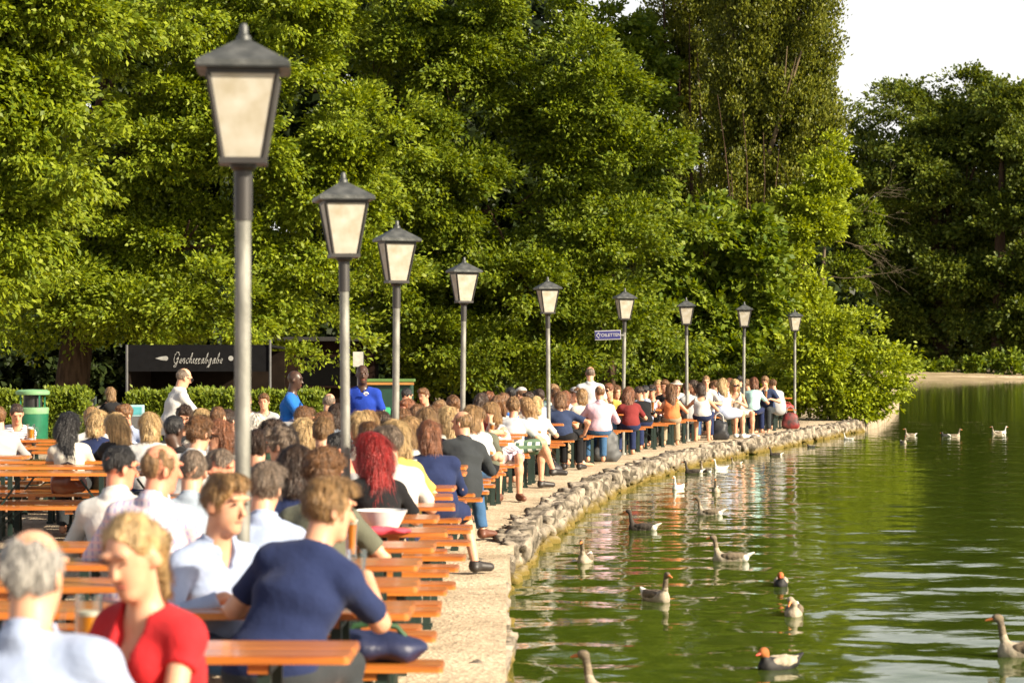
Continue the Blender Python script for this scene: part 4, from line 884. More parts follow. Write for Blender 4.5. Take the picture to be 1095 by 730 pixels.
def seat_guests():
    for px, py, yaw, hair, top, label, legs, d, k in GUESTS:
        k = dict(k); st = k.get('stand'); d = d or seat_d(px, py, yaw); s = F / d
        T = k.pop('T', None) or min(max(Z(py, d) - .012, 1.16 if not st else 1.5), 1.43 if not st else 1.85)
        h = k.pop('h', None) or min(max(1.25 / s, .0085), .022)
        r = random.Random(label)
        if not st and 'arms' not in k: k['arms'] = r.choice([('table', 'table'), ('mid', 'table'), ('table', 'mug'), ('table', 'mid'), ('chin', 'table')])
        if 'lean' not in k: k['lean'] = r.uniform(6, 20) if not st else 3
        if 'hy' not in k: k['hy'] = r.uniform(-45, 45)
        k.setdefault('nod', r.uniform(4, 16)); k.setdefault('tilt', r.uniform(-5, 5)); k.setdefault('side', 0 if st else r.uniform(-5, 5))
        lg = legs or (('long', r.choice(['denim', 'charcoal', 'khaki', 'navy', 'black'])))
        person((X(px, d), d, 0), yaw, label, hair, top, lg, T=T, h=h, fingers=s > 150, aim=(px, py), **k)
seat_guests()

# the three waiters behind the crowd and two guests in the shade
person((X(183, 31), 31, 0), -62, 'older waiter in a white shirt leaning down towards a table', ('balding', 'greybrown'), ('shirt', 'white'), ('long', 'black'), T=1.66, stand=True, lean=14, nod=22, arms=('carry', 'carry'), h=.015, face=True, glasses='glasses', group='waiters')
person((X(309, 31.5), 31.5, 0), -95, 'waiter with shaved head in a bright blue T-shirt standing behind a crate', ('none', 'black'), ('tee', 'blue'), ('long', 'black'), T=1.60, stand=True, lean=5, nod=8, hy=0, arms=('carry', 'carry'), skin='d', h=.015, group='waiters', face=True)
wt = person((X(388, 31), 31, 0), 172, 'waiter in a royal blue T-shirt with white chest emblem behind the second lamp post', ('none', 'black'), ('tee', 'royal'), ('long', 'black'), T=1.69, stand=True, lean=2, nod=4, hy=20, arms=('hang', 'hang'), skin='d', wide=1.1, h=.015, group='waiters', face=True)
e = MB(); e.ell((-.075, .172, 1.325), (.030, .006, .016)); e.ell((-.098, .168, 1.315), (.014, .006, .012)); e.ell((-.052, .174, 1.315), (.014, .006, .012)); e.box((-.075, .172, 1.295), (.032, .008, .012)); e.build('chest_emblem', cloth('white'), wt, True)
person((X(124, 44), 44, 0), 60, 'person in dark clothes sitting in the shade by the serving stall, hand to face', ('bob', 'sand'), ('jumper', 'black'), ('long', 'black'), T=1.2, h=.018, hy=-20, arms=('chin', 'lap'), fem=True)
for px_, yaw_, col, lb in ((284, 176, 'grey', 'half hidden guest left of the hedge post, in front of the hedge'), (266, 170, 'white', 'half hidden guest behind the pale crates, right of the nearest lamp post')):
    person((X(px_, 37), 37, 0), yaw_, lb, ('short', 'brown'), ('tee', col), ('long', 'denim'), T=1.19, h=.02, face=True)
# ------------------------------------------------------------------ second and third columns of tables further from the path
inner = {}
for px, py, yaw, hair, top, label, legs_, d, k in GUESTS:
    if k.get('stand'): continue
    d = d or seat_d(px, py, yaw); x = X(px, d); q = min(ROWS, key=lambda v: abs(v - d))
    if x < xend(q) - TL - .1 and q > 20 and q not in (22.8, 29.8): inner.setdefault(q, []).append(x)
for q, xs in sorted(inner.items()):
    c = min(sum(xs) / len(xs), xend(q) - 1.5 * TL - .15)
    put('t', c, q, 'orange table away from the path, ' + row_name(q)); put('b', c, q - BO, 'orange nearer bench away from the path, ' + row_name(q)); put('b', c, q + BO, 'orange farther bench away from the path, ' + row_name(q))
LT = [(22.8, X(146, 22.8), 'long orange beer table at the left edge before the woman with black hair'), (29.9, X(62, 29.9), 'orange beer table of the man in the striped T-shirt'), (25.0, X(30, 25.0), 'empty orange beer table at the left edge behind the longest bench')]
for d, xr, lb in LT:
    put('t', xr - TL / 2, d, lb); put('b', xr - TL / 2 + .05, d - .42 if d != 22.8 else d + .40, 'orange bench with the brown handbag on it' if d == 22.8 else 'orange bench before the ' + lb.split('orange ')[1][:40].rsplit(' ', 1)[0]); put('b', xr - TL / 2 + .05, d + (.42 if d != 22.8 else .85), 'orange bench behind the ' + lb.split('orange ')[1][:40].rsplit(' ', 1)[0])
put('t', X(146, 22.8) - 1.5 * TL - .05, 22.8, 'orange beer table running out of the left edge'); put('b', X(146, 22.8) - 1.5 * TL, 23.2, 'orange bench running out of the left edge')

# ------------------------------------------------------------------ things on the tables
GLASS = glass_mat('clear_glass', (.93, .95, .94)); BEER = mat('amber_beer', (.80, .30, .015), .25, (.70, .23, .01), 6, spec=.6); FOAM = mat('beer_foam', (.82, .78, .66), .8); SPRITZ = mat('orange_drink', (.85, .26, .02), .3, spec=.6); PAPER = mat('white_paper', (.78, .77, .73), .8)
TT = .764
def mug(x, y, fill, label, rz=0, z=TT):
    r = empty('beer_mug', (x, y, z), rz, label, 'mug')
    MB().lathe([(.046, 0), (.050, .01), (.049, .17), (.052, .19), (.047, .19), (.044, .17), (.043, .016)], 18).build('mug_glass', GLASS, r, True)
    if fill:
        b = MB().lathe([(.0415, .018), (.0425, .02 + .13 * fill)], 18).build('beer', BEER, r, True); MB().lathe([(.0425, .021 + .13 * fill), (.0425, .035 + .13 * fill)], 18).build('foam', FOAM, r, True)
    MB().tube([(-.048, 0, .155), (-.085, 0, .15), (-.095, 0, .10), (-.085, 0, .05), (-.048, 0, .04)], .009, 8).build('handle', GLASS, r, True); return r
def tall(x, y, label, m, fill=.8, z=TT, h=.21):
    r = empty('tall_glass', (x, y, z), 0, label, 'glass')
    MB().lathe([(.032, 0), (.034, .008), (.028, .03), (.030, h * .5), (.041, h), (.037, h), (.027, h * .5), (.025, .03)], 16).build('glass', GLASS, r, True)
    if fill: MB().lathe([(.024, .032), (.0265, h * .5), (.026 + .010 * fill, h * (.5 + .45 * fill))], 16).build('drink', m, r, True); MB().lathe([(.026 + .010 * fill, h * (.5 + .45 * fill) + .001), (.037, h * .985)], 16).build('foam', FOAM, r, True)
    return r
def at(px, d, z=TT): return X(px, d), d
mug(*at(95, 8.55), .75, 'beer mug with pale handle left of the woman with the ponytail, the upper one', 0)
mug(*at(99, 7.05), .55, 'half full beer mug beside the ponytail woman, lower of the two'); tall(*at(382, 10.05), 'empty tall glass beside the navy T-shirt man', BEER, 0, h=.23)
mug(*at(33, 29.8), .8, 'far beer mug in front of the striped T-shirt', 3); tall(*at(526, 29.8), 'glass of orange drink before the woman propping her head', SPRITZ); tall(*at(698, 44.4), 'glass of orange drink left of the orange top', SPRITZ)
tall(*at(186, 21.6), 'small glass with ice before the blonde in white', PAPER, .3, h=.14); tall(*at(819, 55.6), 'tall orange beer held by the sandy-haired man at the last table', SPRITZ, h=.25); tall(*at(668, 43.2), 'tall wheat beer by the sign post', SPRITZ); tall(*at(508, 26.4), 'tall wheat beer right of the black blazer', BEER)
mug(*at(640, 41.8), .7, 'beer mug in front of the pink shirt'); mug(*at(300, 12.2), .6, 'beer mug before the pale blue back', 1); mug(*at(440, 17.9), .5, 'beer mug hidden behind the red-haired woman')
# white bowl with red napkins
def bowl():
    d = 14.35; x = X(408, d); r = empty('salad_bowl', (x, d, TT), 0, 'white plastic bowl on the table in front of the red-haired woman', 'bowl')
    MB().lathe([(.085, 0), (.095, .004), (.155, .12), (.150, .12), (.09, .012), (.0, .01)], 28).build('bowl', mat('white_plastic', (.78, .77, .76), .4), r, True)
    S = SDF(); rr = random.Random(4)
    for i in range(7): S.ell((rr.uniform(-.11, .13), rr.uniform(-.03, .03), .012), (.055, .04, .016), k=.02)
    o = link('red_napkins', S.mesh('red_napkins', .006, (.006, 70, 3)), mat('red_paper', (.62, .06, .10), .8)); o.location = (x + .02, d - .18, TT); tag(o, 'crumpled red napkins in front of the white bowl', 'napkin')
    S = SDF(); [S.ell((rr.uniform(-.06, .06), rr.uniform(-.03, .03), .012), (.03, .03, .014), k=.02) for i in range(4)]
    o = link('pretzel_pieces', S.mesh('pretzel_pieces', .006, (.004, 80, 9)), mat('crust', (.48, .22, .07), .6)); o.location = (x - .13, d - .17, TT); tag(o, 'bread pieces beside the red napkins', 'bread')
bowl()
def sheet(px, d, w, l, rz, label, z=TT):
    o = MB().box((0, 0, .004), (w, l, .006), bev=.002).build('paper_tray', PAPER); o.location = (X(px, d), d, z); o.rotation_euler.z = rz; tag(o, label, 'paper')
sheet(372, 10.1, .22, .16, .2, 'white paper sheet by the forearm of the navy T-shirt man'); sheet(205, 10.05, .16, .12, .5, 'crumpled white paper by the hands of the young man in pale blue'); sheet(66, 7.1, .2, .14, .1, 'white paper plate at the near left table')
# ------------------------------------------------------------------ bags
def bag(px, d, z, sz, c, label, seed, name='bag', extra=None, rz=0, flat=False):
    S = SDF(); w, dp, h = sz
    S.ell((0, 0, h * .42), (w * .5, dp * .5, h * .46), k=.05); S.cone((-w * .36, 0, h * .2), (w * .36, 0, h * .2), h * .2, h * .2, .06, 1); S.cone((-w * .2, 0, h * .7), (w * .22, .0, h * .68), h * .16, h * .13, .08)
    o = link(name, S.mesh(name, .009 if d < 15 else .013, (.016, 19, seed)), c); o.location = (X(px, d), d, z); o.rotation_euler.z = rz; tag(o, label, name.split('_')[-1])
    a = MB(); a.tube([(-w * .28, -.02, h * .8), (-w * .2, -.03, h * 1.12), (0, -.03, h * 1.22), (w * .2, -.03, h * 1.1), (w * .28, -.02, h * .78)], .012, 8); a.build('strap', extra or c, o, True); return o
bag(402, 10.45, .484, (.46, .27, .135), mat('navy_nylon', (.018, .024, .07), .5, bump=.3), 'slumped navy nylon bag on the nearest bench by the path', 1, 'bag', mat('green_trim', (.03, .09, .03), .6))
bag(73, 23.12, .484, (.33, .18, .24), mat('brown_leather', (.26, .065, .02), .35, (.18, .04, .014), 6, coat=.3), 'shiny reddish brown leather handbag on the bench behind the cream top', 2, 'handbag', mat('dark_strap', (.03, .02, .02), .4))
bag(584, 36.6, 0, (.50, .26, .22), mat('black_nylon', (.02, .021, .026), .5, bump=.3), 'black bag lying on the gravel at the foot of the fifth lamp post', 3, 'bag')
bag(649, 41.0, .0, (.36, .28, .62), mat('grey_nylon', (.10, .105, .11), .6, (.05, .055, .06), 6), 'grey backpack standing on the gravel below the pink shirt', 4, 'backpack')
bag(641, 41.3, .0, (.26, .28, .62), cloth('denim'), 'blue backpack leaning on the bench below the pink shirt', 5, 'backpack')
bag(769, 51.5, .0, (.36, .26, .48), mat('black_nylon', (0, 0, 0)), 'black bag under the bench by the blonde woman with bare legs', 6, 'bag', mat('white_strap', (.6, .6, .58), .6))
bag(845, 59.2, .0, (.38, .24, .46), mat('red_nylon', (.22, .02, .02), .6, (.02, .015, .015), 7), 'red and black backpack at the foot of the last lamp post', 7, 'backpack', mat('grey_strap', (.3, .3, .3), .6))
bag(668, 44.9, .484, (.50, .24, .20), mat('beige_cloth', (.34, .31, .26), .9), 'beige jacket bundled on the bench behind the sign post', 8, 'jacket')
bag(842, 59.9, .484, (.30, .2, .13), mat('red_cloth', (.40, .05, .05), .8), 'red pullover rolled up on the last bench', 9, 'pullover')

# ------------------------------------------------------------------ litter bin, serving stall, counter, crates, kiosk
def bin_():
    d = 44.5; r = empty('litter_bin', (X(35, d), d, 0), .2, 'green litter bin with a pale green lid and band by the clipped hedge', 'litter bin')
    g = mat('green_paint', (.012, .14, .07), .4); lg = mat('pale_green_paint', (.20, .40, .20), .45)
    MB().lathe([(.26, .02), (.27, .05), (.285, .72), (.285, .73)], 24).build('barrel', g, r, True); MB().lathe([(.288, .73), (.292, .74), (.29, .84), (.27, .85), (0, .84)], 24).build('band', lg, r, True)
    MB().lathe([(.30, 1.08), (.31, 1.10), (.31, 1.14), (.26, 1.17), (0, 1.18)], 24).lathe([(0, 1.075), (.30, 1.08)], 24).build('lid', lg, r, True)
    for k in range(4): a = k * math.pi / 2 + .5; MB().bar((.25 * math.cos(a), .25 * math.sin(a), .84), (.25 * math.cos(a), .25 * math.sin(a), 1.09), .03).build('support', g, r)
    MB().lathe([(.17, .85), (.17, 1.07)], 16).build('ash_tray', mat('black_tin', (.02, .02, .02), .5), r, True)
bin_()
SCRIPT = {'G': ([[(.75, .85), (.6, 1.15), (.35, 1.2), (.12, .9), (.05, .45), (.2, .08), (.45, .05), (.62, .25), (.66, .5), (.45, .48), (.72, .5), (.66, .1), (.5, -.35), (.3, -.42), (.22, -.25), (.45, -.05), (.85, .2)]], .9),
 'e': ([[(0, .2), (.3, .3), (.38, .5), (.25, .6), (.1, .4), (.12, .1), (.28, 0), (.5, .2)]], .5), 's': ([[(0, .2), (.25, .65), (.38, .25), (.3, 0), (.1, .05)], [(.3, 0), (.5, .2)]], .5), 'c': ([[(.38, .5), (.25, .6), (.08, .35), (.12, .05), (.28, 0), (.5, .2)]], .5),
 'h': ([[(0, .2), (.3, .9), (.32, 1.2), (.2, 1.15), (.1, .6), (.05, 0), (.2, .5), (.35, .55), (.36, .1), (.45, 0), (.6, .2)]], .6), 'i': ([[(0, .2), (.15, .6), (.12, .1), (.22, 0), (.36, .2)], [(.2, .85), (.23, .88)]], .36),
 'r': ([[(0, .2), (.13, .62), (.11, .3), (.09, 0)], [(.11, .32), (.2, .54), (.32, .6), (.40, .5)], [(.09, .02), (.2, .0), (.42, .2)]], .42), 'a': ([[(.38, .5), (.25, .6), (.08, .35), (.1, .05), (.25, .05), (.4, .55), (.38, .1), (.46, 0), (.6, .2)]], .6),
 'b': ([[(0, .2), (.28, .9), (.3, 1.2), (.18, 1.1), (.08, .5), (.1, .05), (.28, .02), (.38, .3), (.3, .5), (.38, .42), (.55, .4)]], .55), 'g': ([[(.38, .5), (.25, .6), (.08, .35), (.12, .08), (.28, .12), (.4, .55), (.36, -.1), (.25, -.45), (.08, -.42), (.15, -.2), (.6, .2)]], .6)}
def stall():
    d = 52.0; s = d / F; x0, x1 = X(136, d), X(290, d); zt, zb = Z(371, d), Z(397, d); r = empty('serving_stall', ((x0 + x1) / 2, d, 0), 0, 'black serving stall with a script Geschirrabgabe banner behind the clipped hedge', 'stall')
    w = x1 - x0; bk = mat('black_canvas', (.008, .008, .009), .9, spec=.08); dw = mat('dark_wood', (.014, .009, .006), .8, (.008, .005, .003), 4, spec=.1)
    MB().box((0, 0, (zt + zb) / 2), (w, .03, zt - zb)).build('banner', bk, r)
    b = [c for c in r.children if c.name.startswith('banner')][0]
    cu = bpy.data.curves.new('lettering', 'CURVE'); cu.dimensions = '3D'; cu.bevel_depth = .0075; cu.bevel_resolution = 1; x = 0; k = 1
    def poly(pts):
        sp = cu.splines.new('POLY'); sp.points.add(len(pts) - 1)
        for i, p in enumerate(pts): sp.points[i].co = (p[0], -.022, p[1], 1)
    def smooth(pts):
        o = []; P = [pts[0]] + list(pts) + [pts[-1]]
        for i in range(1, len(P) - 2):
            for t in np.linspace(0, 1, 5)[:-1 if i < len(P) - 3 else None]:
                a, b_, c, e = [np.array(P[i + j]) for j in (-1, 0, 1, 2)]; o.append(.5 * ((2 * b_) + (c - a) * t + (2 * a - 5 * b_ + 4 * c - e) * t * t + (3 * b_ - 3 * c + a - e) * t ** 3))
        return o
    word = 'Geschirrabgabe'; tot = sum(SCRIPT[c][1] for c in word); wd = X(238, d) - X(185, d); sc = wd / tot; ox = X(185, d) - (x0 + x1) / 2; oz = Z(388.5, d); hs = 1.25
    for c in word:
        for st in SCRIPT[c][0]: poly([(ox + sc * (x + p[0] + p[1] * .25), oz + sc * hs * p[1] * (1.15 if c == 'G' else 1)) for p in smooth(st)])
        x += SCRIPT[c][1]
    o = meshed(link('lettering', cu, mat('chalk_white', (.30, .30, .285), .8), b))
    m = MB(); lx = X(172, d) - (x0 + x1) / 2; lz = Z(383, d); q = .06
    m.prism([(lx - .12, 0), (lx, -.035), (lx + .11, -.05), (lx + .11, .05), (lx, .035)], -.004, .004); m.lathe([(.05, -.006), (.05, .006)], 12, (lx + .11, 0, 0))
    m.lathe([(.055, -.006), (.055, .006)], 12, (X(247, d) - (x0 + x1) / 2, 0, 0))
    m.build('ornament', mat('chalk_white', (0, 0, 0)), b, M=Matrix.Translation((0, -.022, lz)) @ Matrix.Rotation(R(90), 4, 'X'))
    MB().prism([(-w / 2, 0), (w / 2, 0), (w / 2, 3.2), (-w / 2, 3.2)], 0, .05).build('roof', bk, r, M=Matrix.Translation((0, 0, zt)) @ Matrix.Rotation(R(-.6), 4, 'X'))
    MB().box((0, 3.1, .95), (w, .06, 1.9)).build('back_wall', dw, r); MB().box((-w / 2 + .03, 1.6, 1.0), (.05, 3.1, 2.0)).build('side_wall', dw, r)
    MB().box((0, .9, .5), (w - .3, .6, 1.0)).build('counter', dw, r)
    for xx, z_ in ((x0, zt), (x1 - .02, Z(366, d))): MB().tube([(xx - (x0 + x1) / 2, -.04, 0), (xx - (x0 + x1) / 2, -.04, z_ + .05)], .028, 8).build('post', mat('grey_post', (.10, .10, .10), .5), r, True)
stall()
def kiosk():
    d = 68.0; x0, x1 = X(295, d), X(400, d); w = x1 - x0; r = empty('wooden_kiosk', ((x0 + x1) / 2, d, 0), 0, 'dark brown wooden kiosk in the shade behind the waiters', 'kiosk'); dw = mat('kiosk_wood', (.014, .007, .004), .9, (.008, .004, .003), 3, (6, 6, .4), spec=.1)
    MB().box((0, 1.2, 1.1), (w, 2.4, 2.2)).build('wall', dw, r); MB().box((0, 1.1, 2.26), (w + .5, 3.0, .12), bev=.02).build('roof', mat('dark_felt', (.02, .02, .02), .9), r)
    MB().box((.2, -.02, 1.35), (w * .6, .05, .8)).build('hatch', mat('painted_hatch_shade', (.004, .004, .004), .95, spec=.03), r); MB().box((.2, -.16, .92), (w * .66, .3, .05)).build('shelf', dw, r)  # hatch is a solid panel, its near-black colour stands in for shade inside
    d2 = 60.0; o = empty('notice_board', (X(383, d2), d2, 0), .12, 'tall pale notice board behind the waiter in royal blue', 'notice board'); z0, z1 = Z(392, d2), Z(376, d2)
    MB().box((0, 0, (z0 + z1) / 2), (.26, .03, z1 - z0), bev=.005).build('board', mat('pale_board', (.42, .42, .38), .7), o); MB().box((0, .04, z1 / 2), (.05, .03, z1)).build('post', mat('grey_post', (0, 0, 0)), o); MB().box((.135, 0, (z0 + z1) / 2), (.012, .04, z1 - z0 + .02)).build('edge', mat('grey_post', (0, 0, 0)), o)
kiosk()
def counter():
    d = 50.0; x0, x1 = X(385, d), X(441, d); w = x1 - x0; z = Z(403, d); r = empty('serving_counter', ((x0 + x1) / 2, d, 0), 0, 'dark green serving counter with yellow and orange edged top under the big tree', 'counter')
    MB().box((0, .3, (z - .1) / 2), (w, .6, z - .1), bev=.02).build('body', mat('counter_green', (.012, .05, .030), .5), r); MB().box((0, .3, z - .07), (w + .08, .7, .06), bev=.01).build('top', mat('counter_green_top', (.10, .20, .05), .5), r); MB().box((.06, -.07, z - .135), (w - .05, .04, .05)).build('edge_strip', mat('edge_orange', (.45, .20, .05), .5), r)
    b = MB().lathe([(.22, 0), (.24, .2), (.22, .24), (0, .26)], 18).build('green_tub', mat('bright_green_plastic', (.02, .26, .10), .35), None, True); b.location = (X(404, 44), 44, .62); 
    b2 = MB().box((0, 0, .31), (.6, .5, .62), bev=.02).build('tub_stand', mat('counter_green', (0, 0, 0))); b2.location = (X(404, 44), 44, 0); tag(b2, 'dark green stand under the bright green tub', 'stand'); tag(b, 'bright green plastic tub right of the waiter in royal blue', 'tub')
counter()
GREYP = mat('grey_crate_plastic', (.33, .34, .36), .5); 
def crate(px, d, z, label, m, rz=0, w=.42):
    c = MB(); h = .26
    c.box((0, 0, .012), (w, .3, .02))
    for zz in (.03, .13, .24): c.box((0, -.15, zz), (w, .015, .05)); c.box((0, .15, zz), (w, .015, .05)); c.box((-w / 2, 0, zz), (.015, .3, .05)); c.box((w / 2, 0, zz), (.015, .3, .05))
    for i in range(6):
        x = -w / 2 + w * i / 5
        for y in (-.15, .15): c.box((x, y, .13), (.018, .02, h))
    o = c.build('bottle_crate', m); o.location = (X(px, d), d, z); o.rotation_euler.z = rz; tag(o, label, 'crate', 'bottle crates'); return o
def trolley(px, d, h, label, w=1.0):
    r = empty('serving_trolley', (X(px, d), d, 0), 0, label, 'trolley'); MB().box((0, 0, h - .02), (w, .45, .03)).build('shelf', GREYP, r)
    for sx in (-1, 1):
        for sy in (-1, 1): MB().tube([(sx * (w / 2 - .03), sy * .2, .06), (sx * (w / 2 - .03), sy * .2, h)], .014, 8).build('leg', METAL, r, True); MB().ell((sx * (w / 2 - .03), sy * .2, .05), (.05, .02, .05)).build('wheel', mat('rubber', (.02, .02, .02), .7), r, True)
trolley(281, 29.0, .96 - .26, 'grey trolley carrying the pale crates right of the nearest lamp post')
crate(275, 29.0, .70, 'pale grey bottle crate on the trolley, left of the pair', GREYP, w=.46); crate(287, 29.0, .70, 'pale grey bottle crate on the trolley, right of the pair', GREYP, w=.44)
trolley(313, 30.4, .70, 'grey trolley in front of the waiter in bright blue', .7); crate(311, 30.4, .70, 'grey crate of bottles in front of the waiter in bright blue', GREYP, .1, .5)
def till():
    d = 42.0; r = empty('cash_register', (X(145, d), d, 0), .1, 'pale turquoise cash box on a stand left of the waiter in white', 'cash register'); z = Z(445, d)
    MB().box((0, 0, z + .10), (.30, .2, .2), bev=.015).build('housing', mat('pale_turquoise', (.35, .55, .58), .5), r); MB().box((0, -.105, z + .10), (.22, .012, .13)).build('screen', mat('teal_panel', (.08, .33, .38), .4), r); MB().box((0, 0, z / 2), (.36, .26, z)).build('stand', mat('grey_post', (0, 0, 0)), r)
till()
def chair(px, d, rz, label):
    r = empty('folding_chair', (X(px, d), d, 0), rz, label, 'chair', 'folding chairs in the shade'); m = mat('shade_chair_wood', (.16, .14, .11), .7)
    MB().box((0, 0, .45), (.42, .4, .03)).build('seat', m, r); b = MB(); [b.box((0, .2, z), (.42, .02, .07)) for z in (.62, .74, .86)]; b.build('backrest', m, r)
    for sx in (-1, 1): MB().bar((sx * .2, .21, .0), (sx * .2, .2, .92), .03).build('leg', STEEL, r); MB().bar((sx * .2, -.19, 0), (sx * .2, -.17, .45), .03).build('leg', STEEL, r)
chair(95, 52, .4, 'folding chair in the shade between the two hedges'); chair(100, 50, 2.6, 'second folding chair in the shade, nearer to the till')
def boat():
    d = 219.0; r = empty('rowing_boat', (X(1098, d), d, .35), 0.1, 'small white boat lying on the far bank at the right edge', 'boat'); r.scale = (.6, .6, .6); S = SDF(); S.ell((0, 0, .5), (2.6, .8, .75), k=.1, cut=(((0, 0, .85), (0, 0, 1)),)); S.ell((0, 0, .95), (2.2, .6, .4), k=.05, op='-')
    link('hull', S.mesh('hull', .07), mat('white_boat_paint', (.72, .74, .76), .4), r); [MB().box((x, 0, .7), (.3, 1.1, .05)).build('seat_plank', mat('white_boat_paint', (0, 0, 0)), r) for x in (-.9, .6)]
    for x in (-1.2, 1.2): MB().box((x, 0, -.2), (.2, 1.2, .8)).build('trestle', mat('trestle_wood', (.10, .07, .04)), r)
boat()

# glasses spread over the tables along the path
rq = random.Random(21)
for q in (12.2, 14.4, 16.8, 19.2, 21.6, 24.0, 27.6, 31.0, 33.4, 35.8, 38.1, 40.5, 46.8, 49.0, 51.3, 54.4):
    x = xend(q) - rq.uniform(.25, 1.1); y = q + rq.uniform(-.15, .15); k = rq.random()
    if k < .55: mug(x, y, rq.choice([.3, .6, .85]), 'beer mug on the table by the path, ' + row_name(q), rq.uniform(0, 6))
    else: tall(x, y, 'tall glass on the table by the path, ' + row_name(q), rq.choice([BEER, SPRITZ]), rq.uniform(.3, .9))

CHINA = mat('white_china', (.70, .69, .66), .3); FOOD = mat('roast_food', (.36, .17, .06), .7, (.22, .09, .03), 20, bump=.4)
def plate(x, y, label, z=TT):
    r = empty('plate', (x, y, z), 0, label, 'plate', 'plates on the tables'); MB().lathe([(.07, 0), (.075, .006), (.125, .018), (.122, .021), (.07, .01), (0, .009)], 24).build('dish', CHINA, r, True)
    S = SDF(); rr = random.Random(label); [S.ell((rr.uniform(-.05, .05), rr.uniform(-.05, .05), .022), (.035, .028, .016), k=.02) for i in range(5)]; link('food', S.mesh('food', .008, (.004, 80, 2)), FOOD, r)
for q in (8.6, 11.1, 12.2, 13.3, 15.6, 18.0, 20.4, 25.2, 28.7, 34.6): plate(xend(q) - rq.uniform(.35, 1.3), q + rq.uniform(-.12, .0) + .02, 'white plate with leftovers, path table, ' + row_name(q))
# ------------------------------------------------------------------ trees
BARK = mat('bark', (.085, .055, .035), .95, (.04, .026, .017), 4, (3, 3, .6), .8, 18, .1); BARK2 = mat('pale_bark', (.20, .15, .09), .9, (.10, .075, .045), 5, (3, 3, .5), .6, 18, .1)
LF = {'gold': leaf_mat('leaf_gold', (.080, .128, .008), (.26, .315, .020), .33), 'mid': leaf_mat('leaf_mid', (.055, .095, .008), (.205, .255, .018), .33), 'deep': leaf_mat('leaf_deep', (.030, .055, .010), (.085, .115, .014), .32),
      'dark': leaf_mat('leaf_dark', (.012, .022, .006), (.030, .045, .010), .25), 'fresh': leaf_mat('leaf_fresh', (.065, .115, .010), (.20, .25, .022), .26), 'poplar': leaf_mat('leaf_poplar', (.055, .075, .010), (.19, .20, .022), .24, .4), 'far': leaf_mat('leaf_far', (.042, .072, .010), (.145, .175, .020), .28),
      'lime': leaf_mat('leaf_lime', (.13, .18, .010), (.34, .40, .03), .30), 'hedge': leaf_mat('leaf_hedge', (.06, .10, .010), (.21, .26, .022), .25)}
def unitv(v): return v / (np.linalg.norm(v, axis=-1, keepdims=True) + 1e-9)
def leaves_mesh(name, C, Dr, ln, wd, r, droop=.0, upb=.5):
    """C leaf bases, Dr leaf directions; each leaf one folded rhombus"""
    n = len(C); Dr = unitv(Dr + r.normal(0, .45, (n, 3)) - np.array([0, 0, droop])); nr = unitv(r.normal(0, .5, (n, 3)) + np.array([.40, -.34, upb]))
    sd = unitv(np.cross(Dr, nr)); nr = np.cross(sd, Dr); L = (ln * r.uniform(.65, 1.3, n))[:, None]; W = (wd * r.uniform(.7, 1.25, n))[:, None]
    v = np.stack([C, C + Dr * L * .5 + sd * W * .5 + nr * W * .12, C + Dr * L - nr * L * .10, C + Dr * L * .5 - sd * W * .5 + nr * W * .12], 1).reshape(-1, 3)
    return fast_mesh(name, v, np.arange(4 * n).reshape(-1, 4), smooth=False)
